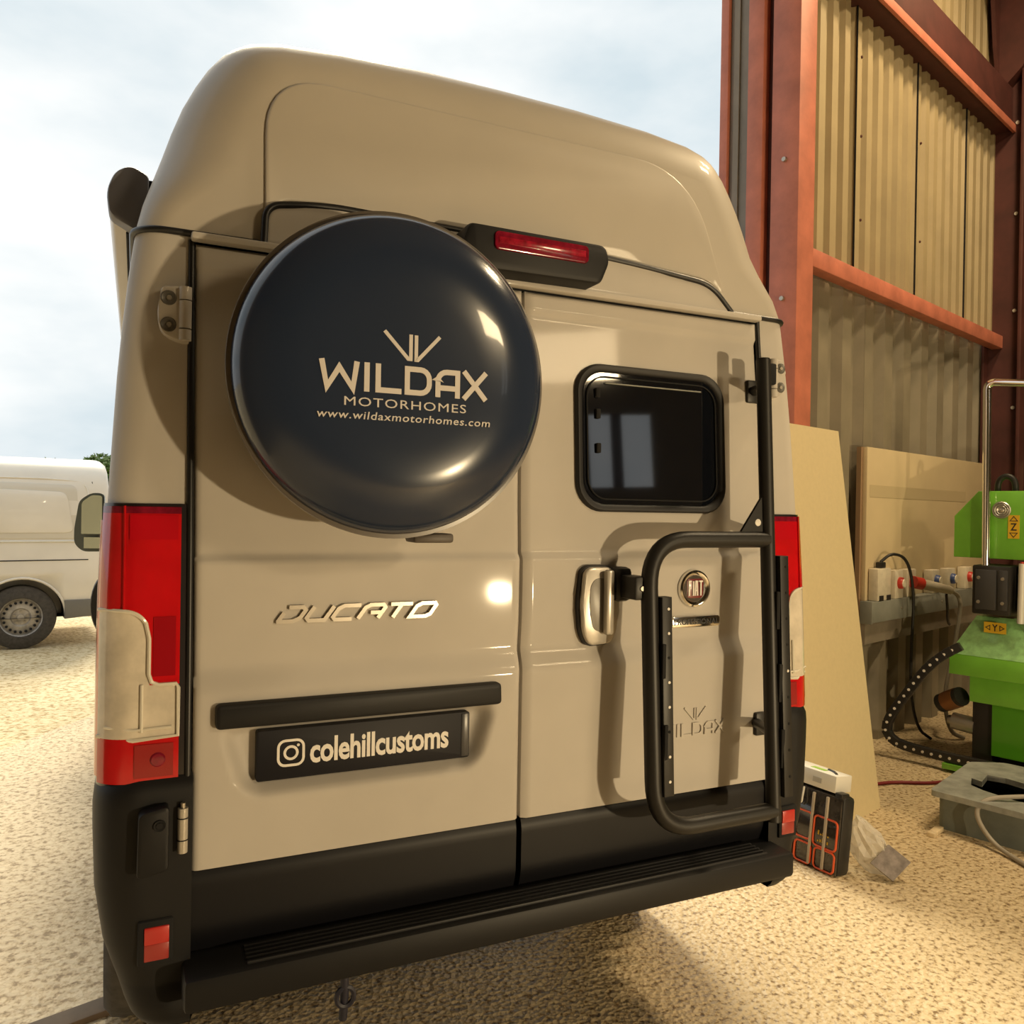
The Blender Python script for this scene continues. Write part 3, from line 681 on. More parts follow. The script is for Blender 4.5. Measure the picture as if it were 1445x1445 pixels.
fs = [[(0, 0), (0, 1), (0.17, 1)], [(0, .52), (0.14, .52)], [(0.30, 0), (0.30, 1)], [(0.43, 0), (0.47, 1), (0.57, 1), (0.61, 0)], [(0.44, .36), (0.60, .36)], [(0.70, 1), (0.98, 1)], [(0.84, 1), (0.84, 0)]]
b = bmesh.new(); bm_strokes(b, [[(0.488+a*0.045, 1.310+c*0.039) for a, c in st] for st in fs], 0.0042, 0.003, onf(0.0105)); from_bm('badge_lettering', b, WHITEP, bd, smooth=False)
pb = prism('name_badge', rrect(0.515, 1.239, 0.160, 0.030, 0.008), 0.010, 0.022, CHROME, VAN, bev=0.002)
text('badge_lettering', 'PROFESSIONAL', 0.442, 0.590, 1.2315, 1.2465, onf(0.010), 0.0015, CASEM, pb, bold=0.01)
# model script on the left door
def script():
    st = [[(0.0, 0.0), (0.62, 0.0), (0.80, 0.22), (0.80, 0.78), (0.62, 1.0), (0.10, 1.0)], [(0.06, 0.0), (0.06, 0.62)],
          [(1.05, 1.0), (1.05, 0.2), (1.2, 0.0), (1.80, 0.0), (1.80, 1.0)],
          [(2.85, 1.0), (2.2, 1.0), (2.05, 0.8), (2.05, 0.2), (2.2, 0.0), (2.85, 0.0)],
          [(3.1, 0.0), (3.1, 0.8), (3.25, 1.0), (3.75, 1.0), (3.9, 0.8), (3.9, 0.0)], [(3.45, 0.42), (3.9, 0.42)],
          [(4.05, 1.0), (4.95, 1.0)], [(4.5, 1.0), (4.5, 0.0)],
          [(5.2, 0.0), (5.2, 0.8), (5.35, 1.0), (5.9, 1.0), (6.0, 0.85), (6.0, 0.15), (5.85, 0.0), (5.2, 0.0)]]
    kx = 0.345/6.0; h = 0.030
    return [[(-0.600+a*kx+c*0.022, 1.285+c*h) for a, c in s] for s in st]
b = bmesh.new(); bm_strokes(b, script(), 0.0085, 0.006, onf(0.018)); from_bm('model_script', b, SCRIPT, VAN, smooth=False)
# tailboard wordmark: strokes shared by the wheel cover print and the door emboss
def arc(cx, cy, r, a0, a1, n=5): return [(cx+r*math.cos(R(a0+(a1-a0)*i/n)), cy+r*math.sin(R(a0+(a1-a0)*i/n))) for i in range(n+1)]
WORD = [[(17, 185), (52, 14), (128, 142), (215, 14), (240, 185)], [(304, 0), (304, 185)], [(377, 185), (377, 17), (532, 17)],
        [(570, 17), (570, 168), *arc(660, 108, 60, 90, 0), *arc(660, 77, 60, 0, -90), (570, 17)],
        [(780, 0), (780, 105), *arc(843, 105, 63, 180, 90), (918, 168), (918, 0)], [(780, 62), (918, 62)],
        [(962, 185), (1122, 0)], [(962, 0), (1122, 185)]]
MARK = [[(415, 400), (575, 232), (592, 232), (592, 392)], [(628, 390), (628, 230), (640, 230), (790, 395)]]
def wordmark(name, x0, z0, k, w, d, place, m, parent, mk=True):
    b = bmesh.new(); bm_strokes(b, [[(x0+a*k, z0+c*k) for a, c in s] for s in WORD], w, d, place)
    if mk: bm_strokes(b, [[(x0+a*k, z0+c*k) for a, c in s] for s in MARK], w*0.68, d, place)
    return from_bm(name, b, m, parent, smooth=False)
wordmark('door_emboss', 0.392, 0.932, 0.217/1135, 0.0058, 0.004, onf(0.0005), PAINT, VAN)
# ------------ number plate and its light bar
bar = prism('plate_light_bar', fillet([(-0.722, 1.070), (-0.722, 1.122), (-0.078, 1.122), (-0.076, 1.070)], 0.012), -0.022, 0.02, BLACKP, VAN, bev=0.008)
pl = prism('number_plate', rrect(-0.390, 0.996, 0.491, 0.109, 0.006), 0.018, 0.040, PLATEM, VAN, bev=0.0015)
pp = onf(0.018)
text('plate_lettering', 'colehillcustoms', -0.522, -0.198, 0.970, 1.026, pp, 0.001, WHITEP, pl, bold=0.026, spacing=0.97)
b = bmesh.new(); cx, cz = -0.563, 0.998
q = rrect(cx, cz, 0.054, 0.054, 0.015, 5); bm_strokes(b, [q+[q[0]]], 0.0055, 0.001, pp)
q = [(cx+0.0135*math.cos(R(a)), cz+0.0135*math.sin(R(a))) for a in range(0, 360, 20)]; bm_strokes(b, [q+[q[0]]], 0.0055, 0.001, pp)
q = [(cx+0.0155+0.0016*math.cos(R(a)), cz+0.0155+0.0016*math.sin(R(a))) for a in range(0, 360, 60)]; bm_strokes(b, [q+[q[0]]], 0.0032, 0.001, pp)
from_bm('plate_icon', b, WHITEP, pl, smooth=False)
box('plate_holder_end', (-0.156, 0.021, 0.996), (0.020, 0.010, 0.102), mat('plate_end_grey', (0.05, 0.05, 0.055), 0.3), pl, bev=0.002)

# ------------ spare wheel under its hard cover
CX, CZ, CR = -0.395, 1.806, 0.33
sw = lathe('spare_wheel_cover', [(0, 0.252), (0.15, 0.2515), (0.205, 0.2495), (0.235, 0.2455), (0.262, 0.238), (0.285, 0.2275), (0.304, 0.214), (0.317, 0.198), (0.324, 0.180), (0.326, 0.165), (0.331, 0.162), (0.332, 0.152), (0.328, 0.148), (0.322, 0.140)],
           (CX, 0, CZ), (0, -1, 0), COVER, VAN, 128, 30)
sw['label'] = 'glossy black spare wheel cover, blue reflection in its colour, with grey lettering'
lathe('cover_rim', [(0.3245, 0.172), (0.3335, 0.171), (0.3345, 0.166), (0.3335, 0.160), (0.327, 0.158)], (CX, 0, CZ), (0, -1, 0), mat('cover_lip', (0.10, 0.085, 0.07), 0.3, coat=0.4), sw, 128)
lathe('spare_tyre', [(0.324, 0.150), (0.326, 0.10), (0.316, 0.045), (0.285, 0.010), (0.18, 0.005), (0, 0.005)], (CX, 0, CZ), (0, -1, 0), mat('cover_back', (0.075, 0.060, 0.048), 0.5), sw, 96)
lathe('carrier_boss', [(0.10, 0.03), (0.10, -0.05)], (CX, 0, CZ), (0, -1, 0), RACKM, sw, 24)
box('carrier_clamp', (CX+0.10, -0.10, CZ-0.335), (0.09, 0.07, 0.02), mat('cover_back', (0.1, 0.1, 0.1)), sw, bev=0.006)
cyl = onf(-0.2512)
wordmark('cover_lettering', -0.571, 1.757, 0.343/1135, 0.0105, 0.0014, cyl, PRINT, sw)
text('cover_lettering', 'MOTORHOMES', -0.522, -0.274, 1.7285, 1.7455, cyl, 0.0014, PRINT, sw, spacing=1.12)
text('cover_lettering', 'www.wildaxmotorhomes.com', -0.573, -0.221, 1.7035, 1.7185, cyl, 0.0014, PRINT, sw, shear=0.12, spacing=1.1, bold=0.006)

# ------------ rear carrier frame on the right door
def ryk(z): return -0.06-(1.96-z)*0.072
def onrack(P): return [Vector((x, ryk(z)+dy, z)) for x, dy, z in P]
rk = tube('carrier_frame', [Vector((q.x, ryk(q.z), q.z)) for q in bend_path([(0.660, 0, 1.467), (0.281, 0, 1.467), (0.278, 0, 0.757), (0.655, 0, 0.757)], 0.12, 10)], 0.0215, RACKM, VAN, 16)
rk['label'] = 'black tubular carrier frame hinged on the right rear door'
tube('hinge_post', onrack([(0.670, 0, 1.956), (0.664, 0, 1.47), (0.654, 0, 0.730)]), 0.0195, RACKM, rk, 16)
tube('post_cap', onrack([(0.670, 0, 1.955), (0.670, 0, 1.959)]), 0.0175, DARK, rk, 16)
def chan(x0, x1, z0, z1):
    P = [(x1-0.014, z0), (x1+0.016, z0), (x0+0.016, z1), (x0-0.014, z1)]
    return prism('slotted_channel', P, -0.026, 0.004, RACKM, rk, bev=0.003, fn=upright(ryk))
chan(0.314, 0.306, 0.845, 1.326)
for k in range(8):
    z = 1.297-0.0595*k; lathe('channel_hole', [(0, 0.001), (0.0035, 0.001), (0.0038, 0)], (0.318-0.0006*k*2, ryk(z)-0.0262, z), (0, -1, 0), WHITEP if k not in (2, 5) else DARK, rk, 10)
for z in (1.17, 0.975): box('strap_slot', (0.300, ryk(z)-0.026, z), (0.010, 0.006, 0.085), DARK, rk, bev=0.001)
chan(0.696, 0.684, 0.795, 1.424)
for k in range(9):
    z = 1.395-0.0685*k; lathe('channel_hole', [(0, 0.001), (0.0035, 0.001), (0.0038, 0)], (0.700-0.0012*k, ryk(z)-0.0262, z), (0, -1, 0), DARK if k != 4 else WHITEP, rk, 10)
for z in (1.28, 1.09, 0.92): box('strap_slot', (0.672, ryk(z)-0.020, z), (0.012, 0.010, 0.10), DARK, rk, bev=0.002)
prism('gusset_plate', [(0.572, 1.487), (0.655, 1.487), (0.650, 1.585)], -0.004, 0.004, RACKM, rk, fn=upright(ryk))
lathe('gusset_hole', [(0, 0.0008), (0.009, 0.0008), (0.010, 0)], (0.630, ryk(1.512)-0.004, 1.512), (0, -1, 0), WHITEP, rk, 16)
# fixing arms to the door and latch
for z in (1.90, 1.49, 0.955):
    tube('fixing_arm', [(0.664, ryk(z), z), (0.715, -0.01, z-0.008), (0.740, door_y(0.7, z)+0.01, z-0.012)], 0.014, RACKM, rk, 10)
    box('fixing_foot', (0.735, door_y(0.7, z)-0.004, z-0.012), (0.045, 0.016, 0.065), RACKM, rk, bev=0.005)
box('post_bracket', (0.715, -0.030, 1.925), (0.040, 0.030, 0.060), DARK, rk, bev=0.006)
box('latch_pad', (0.252, -0.012, 1.350), (0.052, 0.050, 0.088), RACKM, rk, bev=0.014)
box('latch_arm', (0.262, -0.068, 1.346), (0.046, 0.075, 0.058), RACKM, rk, bev=0.006)
lathe('latch_bolt', [(0, 0.004), (0.006, 0.004), (0.007, 0)], (0.258, -0.1055, 1.346), (0, -1, 0), BOLT, rk, 8)

# ------------ awning, mirror, flap, towing strap
AP = fillet([(-0.862, 2.162), (-0.895, 2.174), (-0.941, 2.199), (-0.948, 2.25), (-0.930, 2.296), (-0.899, 2.314), (-0.862, 2.296)], [0, 0.005, 0.012, 0.03, 0.03, 0.03, 0.01])
aw = prism('side_awning', AP, 0.33, 3.2, mat('awning_case', (0.46, 0.40, 0.30), 0.4, coat=0.3), VAN)
aw['label'] = 'roll-out awning case fixed along the left roof edge'
prism('awning_end_cap', [(-0.90+(x+0.90)*1.04, 2.24+(z-2.24)*1.04) for x, z in AP], 0.29, 0.345, mat('awning_grey', (0.16, 0.165, 0.20), 0.45), aw, bev=0.008)
tube('awning_seam', [(-0.905, 0.35, 2.176), (-0.905, 3.2, 2.176)], 0.003, DARK, aw, 6)
box('awning_bracket', (-0.855, 0.40, 2.285), (0.03, 0.10, 0.05), DARK, aw, bev=0.005)
mr = prism('door_mirror', fillet([(-1.072, 1.205), (-1.072, 1.60), (-1.15, 1.605), (-1.225, 1.55), (-1.252, 1.36), (-1.252, 1.26), (-1.20, 1.205)], 0.035), 4.39, 4.52, mat('mirror_housing', (0.10, 0.11, 0.09), 0.4, coat=0.4), VAN, bev=0.015)
tilt = lambda c: Vector((c.x, c.y-(c.x+1.16)*0.30, c.z))
prism('mirror_glass', fillet([(-1.085, 1.325), (-1.085, 1.585), (-1.15, 1.588), (-1.208, 1.54), (-1.225, 1.37), (-1.225, 1.325)], 0.02), 4.375, 4.40, MIRRORG, mr, fn=tilt)
prism('mirror_glass', rrect(-1.15, 1.265, 0.13, 0.075, 0.02), 4.38, 4.40, MIRRORG, mr, fn=tilt)
tube('mirror_arm', [(-1.08, 4.47, 1.32), (-0.93, 4.50, 1.25)], 0.025, BLACKP, mr, 10)
box('mirror_bracket', (-1.085, 4.40, 1.31), (0.04, 0.06, 0.20), mat('bracket_brown', (0.10, 0.08, 0.06), 0.5), mr, bev=0.01)
fl = lathe('open_flap', [(0, -0.012), (0.10, -0.012), (0.105, 0), (0.10, 0.006), (0, 0.006)], (0, 0, 0), (0, -1, 0), CASEM, VAN, 28)
for v in fl.data.vertices: v.co = Vector((-1.005+v.co.x*0.75, 2.9+v.co.y*2.0, 1.01+v.co.z*1.55))
tube('flap_hinge', [(-0.94, 2.92, 1.06), (-0.94, 2.92, 0.96)], 0.012, CASEM, fl, 8)
hk = tube('towing_strap', smooth_path([(-0.430, 0.05, 0.56), (-0.430, 0.045, 0.47), (-0.428, 0.05, 0.425), (-0.429, 0.06, 0.36)], 1), 0.010, mat('strap_blue_black', (0.02, 0.02, 0.035), 0.5), VAN, 8)
b = bmesh.new(); bm_tube(b, [(-0.428+0.020*math.cos(a), 0.045, 0.418+0.022*math.sin(a)) for a in [2*math.pi*k/14 for k in range(14)]], 0.006, 6, True)
from_bm('strap_ring', b, mat('strap_blue_black', (0, 0, 0)), hk)

# ================================================================== leaning board and wall board
def hexa(name, P, m, parent=None):
    return obj(name, P, [(0, 1, 2, 3), (7, 6, 5, 4), (0, 4, 5, 1), (1, 5, 6, 2), (2, 6, 7, 3), (3, 7, 4, 0)], m, parent, smooth=False)
lb0, lb1 = B(2.22, 0.405, 0), B(2.955, 0.405, 0); lt0, lt1 = B(2.24, 0.672, 2.0), B(2.958, 0.672, 2.0); tk = WN*0.018+Vector((0, 0, -0.002))
o = hexa('leaning_board', [lb0, lb1, lt1, lt0, lb0+tk, lb1+tk, lt1+tk, lt0+tk], BOARDM)
tag(o, 'tall pale MDF sheet leaning on the red door post', 'board')
o = tag(ubox('wall_board', (3.86, 0.915, 0.71), (6.05, 0.945, 1.985), BOARD2, bev=0.002), 'wide pale board fixed to the wall behind the green router', 'board')
ubox('board_edge', (3.835, 0.945, 0.71), (3.872, 0.975, 1.985), BOARDE, o)
ubox('stain_band', (3.90, 0.9135, 1.66), (5.6, 0.9155, 1.74), mat('board_stain', (0.54, 0.44, 0.27), 0.6), o)
# ---- dado trunking with sockets
tr = tag(ubox('cable_trunking', (3.80, 0.84, 0.85), (5.95, 0.915, 0.985), GREY, bev=0.004), 'grey steel trunking along the wall under the sockets', 'trunking')
ubox('trunking_skirt', (3.80, 0.885, 0.71), (5.95, 0.913, 0.845), mat('skirt_grey', (0.22, 0.185, 0.14), 0.6, noise=(6, 0.2)), tr)
ubox('end_cap', (3.785, 0.835, 0.845), (3.80, 0.915, 0.99), GREY, tr, bev=0.003)
for u in (4.25, 4.95): lathe('trunking_screw', [(0, 0.003), (0.008, 0.003), (0.009, 0)], B(u, 0.84, 0.92), -WN, BOLT, tr, 8)
def socket(u, w_, label, m_in, h=0.19):
    t = thing('wall_socket', label, 'socket', B(u, 0.87, 0.985), 'sockets on the trunking')
    ubox('socket_box', (u-w_/2, 0.845, 0.985), (u+w_/2, 0.91, 0.985+h), SOCK, t, bev=0.008)
    if m_in:
        lathe('socket_face', [(0, 0.03), (0.030, 0.03), (0.038, 0.02), (0.040, 0)], B(u, 0.845, 0.985+h*0.55), -WN, m_in, t, 18)
        lathe('socket_lid', [(0, 0.036), (0.026, 0.036), (0.030, 0.030)], B(u, 0.845, 0.985+h*0.55), -WN, SOCK, t, 18)
    return t
t1 = socket(3.99, 0.20, 'white isolator box at the left end of the trunking', None, 0.21)
ubox('gland', (3.97, 0.86, 1.195), (4.04, 0.90, 1.235), CASEM, t1, bev=0.006)
for du in (-0.05, 0.06): ubox('box_foot', (3.99+du-0.03, 0.842, 0.985), (3.99+du+0.03, 0.846, 1.02), CASEM, t1)
socket(4.22, 0.13, 'red-faced industrial socket beside the white isolator box', REDS)
socket(4.42, 0.15, 'red-faced industrial socket with the thick grey plug in it', REDS)
socket(4.85, 0.14, 'blue-faced socket nearest the grey plug', BLUES, 0.17)
socket(5.15, 0.14, 'blue-faced socket between another blue one and a red one', BLUES, 0.17)
socket(5.50, 0.14, 'red-faced socket nearest the green router', REDS, 0.17)
pg = tag(tube('power_plug', [B(4.40, 0.80, 1.085), B(4.56, 0.72, 1.05), B(4.66, 0.68, 1.03)], [0.036, 0.034, 0.028], mat('plug_grey', (0.45, 0.40, 0.32), 0.5), None, 14), 'grey industrial plug pushed into the trunking socket', 'plug')
tube('plug_collar', [B(4.37, 0.815, 1.09), B(4.43, 0.785, 1.078)], 0.042, REDS, pg, 14)
tag(tube('power_cable', smooth_path([B(4.66, 0.68, 1.03), B(4.76, 0.66, 0.99), B(4.80, 0.66, 0.90), B(4.74, 0.68, 0.6), B(4.62, 0.70, 0.3), B(4.62, 0.66, 0.06), B(4.72, 0.60, 0.012)], 3), 0.014, CABLEG, None, 8), 'grey cable dropping from the grey plug to the floor', 'cable')
tag(tube('power_cable', smooth_path([B(4.0, 0.88, 1.235), B(4.06, 0.83, 1.30), B(4.22, 0.79, 1.25), B(4.30, 0.78, 1.0), B(4.32, 0.80, 0.7), B(4.36, 0.82, 0.35), B(4.44, 0.80, 0.08), B(4.52, 0.74, 0.012)], 3), 0.010, CABLE, None, 8), 'black cable looping from the white isolator box to the floor', 'cable')
tag(tube('power_cable', smooth_path([B(4.64, 0.70, 1.0), B(4.72, 0.72, 0.9), B(4.90, 0.78, 0.78), B(5.1, 0.84, 0.74)], 3), 0.009, CABLE, None, 8), 'short black cable running from the plug towards the router', 'cable')
# ---- small cabinet beside the board, cables above it
cb = tag(ubox('wall_cabinet', (6.22, 0.60, 1.55), (6.62, 0.68, 2.0), mat('cabinet_cream', (0.50, 0.43, 0.29), 0.5), bev=0.006), 'small cream electrical cabinet on the dark column', 'cabinet')
ubox('cabinet_door', (6.26, 0.593, 1.59), (6.58, 0.601, 1.96), mat('cabinet_cream', (0, 0, 0)), cb, bev=0.003)
for k, (a, w_) in enumerate(((6.33, 0.03), (6.40, -0.02), (6.48, 0.05))):
    tag(tube('supply_cable', smooth_path([B(a, 0.66, 2.0), B(a+0.03, 0.655, 2.15), B(a+0.12+w_, 0.66, 2.3), B(a+0.06, 0.66, 2.6), B(a+0.10, 0.67, 3.2), B(a+0.10, 0.67, 4.6)], 2), 0.014, CABLE, None, 8),
        ('leftmost', 'middle', 'rightmost')[k]+' of three black cables rising from the cream cabinet', 'cable', 'cables above the cream cabinet')

# ================================================================== green CNC router by the wall
CN = thing('cnc_router', 'green CNC router with a chrome hood frame by the wall', 'machine', B(4.5, 0.0, 0))
def npr(name, P, u0, u1, m, bev=0.0, parent=None):
    """polygon in (n,z) extruded along u"""
    return prism(name, P, u0, u1, m, parent or CN, bev=bev, fn=lambda c: B(c.y, c.x, c.z))
hd = npr('head_cover', [(0.470, 1.29), (0.470, 1.545), (0.335, 1.70), (-0.9, 1.70), (-0.9, 1.285)], 4.10, 4.50, GREEN, bev=0.006)
fan = lathe('fan_grille', [(0.052, 0.004), (0.046, 0.010), (0.042, 0.004), (0.036, 0.010), (0.030, 0.004), (0.024, 0.010), (0.016, 0.004), (0.008, 0.010), (0, 0.010)], B(4.10, 0.205, 1.585), -WD, ALU, hd, 24)
def sticker(name, n0, n1, z0, z1, u, ch, parent, horiz, tilt=None):
    s = ubox(name, (u-0.003, n0, z0), (u, n1, z1), YELLOW, parent)
    place = lambda a, b_, d: B(u-0.003-d, -a, b_)
    cn, cz = -(n0+n1)/2, (z0+z1)/2
    text(name+'_letter', ch, cn-0.017, cn+0.017, cz-0.022, cz+0.022, place, 0.001, CASEM, s, bold=0.02)
    b = bmesh.new()
    for sg in (-1, 1):
        if horiz: tri_ = [(cn+sg*0.058, cz), (cn+sg*0.032, cz+0.016), (cn+sg*0.032, cz-0.016), (cn+sg*0.058, cz)]
        else: tri_ = [(cn, cz+sg*0.062), (cn+0.020, cz+sg*0.036), (cn-0.020, cz+sg*0.036), (cn, cz+sg*0.062)]
        bm_strokes(b, [tri_], 0.004, 0.001, place)
    from_bm(name+'_arrows', b, CASEM, s, smooth=False)['kind'] = 'stuff'
    return s
sticker('axis_sticker', 0.108, 0.168, 1.415, 1.555, 4.10, 'Z', hd, False)
tube('air_hose', smooth_path([B(4.2, 0.26, 1.70), B(4.2, 0.255, 1.77), B(4.2, 0.21, 1.80), B(4.2, 0.165, 1.77), B(4.2, 0.16, 1.70)], 2), 0.018, CABLE, CN, 10)
# chrome guard frame
gf = tube('guard_rail', bend_path([B(4.06, 0.272, 1.10), B(4.06, 0.283, 2.36), B(4.06, -0.8, 2.22)], 0.05, 8), 0.023, CHROME, CN, 18)
mt = ubox('drive_box', (4.02, 0.125, 0.955), (4.30, 0.335, 1.25), CASEM, CN, bev=0.010)
ubox('drive_panel', (4.008, 0.20, 0.985), (4.022, 0.315, 1.225), mat('panel_dark_grey', (0.045, 0.045, 0.048), 0.4), mt, bev=0.006)
ubox('drive_panel', (4.008, 0.14, 0.985), (4.022, 0.190, 1.225), mat('panel_dark_grey', (0, 0, 0)), mt, bev=0.006)
for n_ in (0.295, 0.165):
    for z in (1.03, 1.175): lathe('panel_bolt', [(0, 0.008), (0.009, 0.008), (0.011, 0)], B(4.008, n_, z), -WD, BOLT, mt, 8)
ubox('spindle_motor', (4.10, -0.05, 0.96), (4.42, 0.11, 1.27), mat('motor_brown', (0.05, 0.035, 0.03), 0.5, noise=(18, 0.5)), CN, bev=0.01)
tube('pneumatic_line', smooth_path([B(4.06, 0.08, 1.28), B(4.05, 0.06, 1.1), B(4.06, 0.05, 0.95)], 2), 0.010, REDS, CN, 8)
tube('drain_pipe', [B(4.03, 0.07, 1.27), B(4.03, 0.075, 0.92)], 0.018, WHITEB, CN, 10)
# lower hood: sloping top in front of a vertical apron
def loft(name, A, C, m, parent):
    n = len(A); return obj(name, A+C, [tuple(range(n)), tuple(range(n, 2*n))]+[(i, (i+1) % n, n+(i+1) % n, n+i) for i in range(n)], m, parent, smooth=False)
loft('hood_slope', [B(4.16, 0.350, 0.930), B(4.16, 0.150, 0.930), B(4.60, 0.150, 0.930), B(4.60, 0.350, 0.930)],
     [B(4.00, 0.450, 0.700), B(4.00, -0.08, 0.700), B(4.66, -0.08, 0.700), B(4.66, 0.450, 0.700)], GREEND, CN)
npr('hood_apron', [(0.450, 0.573), (0.450, 0.700), (-0.9, 0.700), (-0.9, 0.573)], 4.0, 4.66, GREEN, bev=0.006)
s = ubox('axis_sticker', (4.085, 0.165, 0.840), (4.092, 0.285, 0.905), YELLOW, CN)
pz = lambda a, b_, d: B(4.085-d, -a, b_)
text('sticker_letter', 'Y', -0.240, -0.210, 0.852, 0.893, pz, 0.001, CASEM, s, bold=0.02)
b = bmesh.new(); bm_strokes(b, [[(-0.275, 0.872), (-0.252, 0.886), (-0.252, 0.858), (-0.275, 0.872)], [(-0.175, 0.872), (-0.198, 0.886), (-0.198, 0.858), (-0.175, 0.872)]], 0.004, 0.001, pz); from_bm('sticker_arrows', b, CASEM, s, smooth=False)['kind'] = 'stuff'
npr('carriage_plate', [(0.352, 0.41), (0.352, 0.573), (-0.9, 0.573), (-0.9, 0.41)], 4.06, 4.6, GREEN, bev=0.006)
npr('column_black', [(0.345, 0.0), (0.345, 0.41), (0.232, 0.41), (0.232, 0.0)], 4.10, 4.6, mat('column_dark', (0.02, 0.016, 0.015), 0.5), bev=0.004)
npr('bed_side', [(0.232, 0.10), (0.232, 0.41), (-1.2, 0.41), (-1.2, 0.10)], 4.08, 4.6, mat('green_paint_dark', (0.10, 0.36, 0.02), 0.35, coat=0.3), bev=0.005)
npr('bed_foot', [(0.20, 0.0), (0.20, 0.10), (-1.2, 0.10), (-1.2, 0.0)], 4.14, 4.6, DARK)
mo = tube('stepper_motor', [B(4.14, 0.54, 0.35), B(4.08, 0.40, 0.43)], 0.058, CASEM, CN, 18)
tube('motor_band', [B(4.125, 0.505, 0.37), B(4.09, 0.425, 0.416)], 0.0605, COPPER, mo, 18)
mo2 = tube('gear_motor', [B(4.14, 0.47, 0.255), B(4.14, 0.34, 0.245)], 0.052, ALU, CN, 18)
tube('motor_boss', [B(4.14, 0.495, 0.257), B(4.14, 0.47, 0.255)], 0.030, ALU, mo2, 14)
# cable chain: links of a drag chain in a fall and a tray
CP = smooth_path([B(3.96, 0.37, 0.755), B(3.94, 0.45, 0.70), B(3.92, 0.55, 0.60), B(3.91, 0.67, 0.41), B(3.90, 0.755, 0.27), B(3.90, 0.785, 0.17), B(3.90, 0.73, 0.105), B(3.90, 0.60, 0.088), B(3.90, 0.42, 0.082), B(3.90, 0.17, 0.084), B(3.90, -0.10, 0.084), B(3.90, -0.40, 0.084)], 3)
dl = [0.0]
for a, c in zip(CP[:-1], CP[1:]): dl.append(dl[-1]+(c-a).length)
def at(d):
    for i in range(len(dl)-1):
        if d <= dl[i+1]:
            f = (d-dl[i])/(dl[i+1]-dl[i]); return CP[i].lerp(CP[i+1], f), (CP[i+1]-CP[i]).normalized()
    return CP[-1], (CP[-1]-CP[-2]).normalized()
ch = thing('cable_chain', 'black drag chain looping from the green router to its tray', 'cable chain', B(3.9, 0.6, 0))
lb_ = bmesh.new(); bm_box(lb_, (0, 0, 0), (0.056, 0.044, 0.055), None, 0.006); lm = bpy.data.meshes.new('link'); lb_.to_mesh(lm); lb_.free(); lm.materials.append(CASEM)
stm = bpy.data.meshes.new('stud'); sb_ = bmesh.new(); bmesh.ops.create_cone(sb_, segments=10, radius1=0.0085, radius2=0.0085, depth=0.004, cap_ends=True); sb_.to_mesh(stm); sb_.free(); stm.materials.append(WHITEP)
nl = int(dl[-1]/0.052)
for k in range(nl):
    P_, T_ = at((k+0.5)*0.052); Y_ = WD.copy(); Z_ = T_.cross(Y_).normalized()
    Mx = Matrix(((T_.x, Y_.x, Z_.x, P_.x), (T_.y, Y_.y, Z_.y, P_.y), (T_.z, Y_.z, Z_.z, P_.z), (0, 0, 0, 1)))
    o = bpy.data.objects.new('link', lm); COL.objects.link(o); o.parent = ch; o.matrix_basis = Matrix.Translation(-ch.location) @ Mx
    s = bpy.data.objects.new('stud', stm); COL.objects.link(s); s.parent = o; s.matrix_basis = Matrix.Translation((0.026, -0.0235, 0)) @ Matrix.Rotation(math.pi/2, 4, 'X')
o = npr('chain_tray', [(0.43, 0.020), (0.43, 0.052), (-1.0, 0.052), (-1.0, 0.020)], 3.86, 4.0, GREEN, bev=0.003)
for n_ in (0.30, -0.35): ubox('tray_foot', (3.90, n_-0.03, 0), (3.96, n_+0.03, 0.022), GREEN, CN)
# ---- grey tub in front with hole and cable
V = []
tb = thing('grey_tub', 'grey plastic tub with a ragged hole in its lid', 'tub', B(3.2, -0.3, 0))
TP = [(2.90, 0.10), (3.50, 0.135), (3.62, 0.02), (3.62, -0.75), (2.90, -0.75)]
TP2 = [(2.86, 0.125), (3.52, 0.165), (3.65, 0.03), (3.65, -0.78), (2.86, -0.78)]
TPb = fillet(TP, 0.03, 3); TPc = fillet(TP2, 0.03, 3)
n = len(TPb); V = [B(a, c, 0) for a, c in TPb]+[B(a, c, 0.165) for a, c in TPb]
obj('tub_wall', V, [tuple(range(n))]+[(i, (i+1) % n, n+(i+1) % n, n+i) for i in range(n)], TUBM, tb)
hole = [(3.10, 0.02), (3.22, 0.055), (3.20, 0.00), (3.34, 0.02), (3.36, -0.06), (3.30, -0.30), (3.20, -0.55), (3.06, -0.55), (3.02, -0.20), (3.06, -0.05)]
b = bmesh.new()
vo = [b.verts.new(B(a, c, 0.190)) for a, c in TPc]; vi = [b.verts.new(B(a, c, 0.190)) for a, c in hole]
es = [b.edges.new((vo[i], vo[(i+1) % len(vo)])) for i in range(len(vo))]+[b.edges.new((vi[i], vi[(i+1) % len(vi)])) for i in range(len(vi))]
bmesh.ops.triangle_fill(b, use_beauty=True, edges=es, normal=(0, 0, 1))
g = bmesh.ops.extrude_face_region(b, geom=list(b.faces))
for v in [q for q in g['geom'] if isinstance(q, bmesh.types.BMVert)]: v.co.z = 0.162
from_bm('tub_lid', b, mat('tub_lid_grey', (0.26, 0.27, 0.25), 0.5, noise=(12, 0.3, 5.0)), tb, smooth=False)
obj('tub_inside', [B(a, c, 0.06) for a, c in TPb], [tuple(range(n))], DARK, tb, smooth=False)
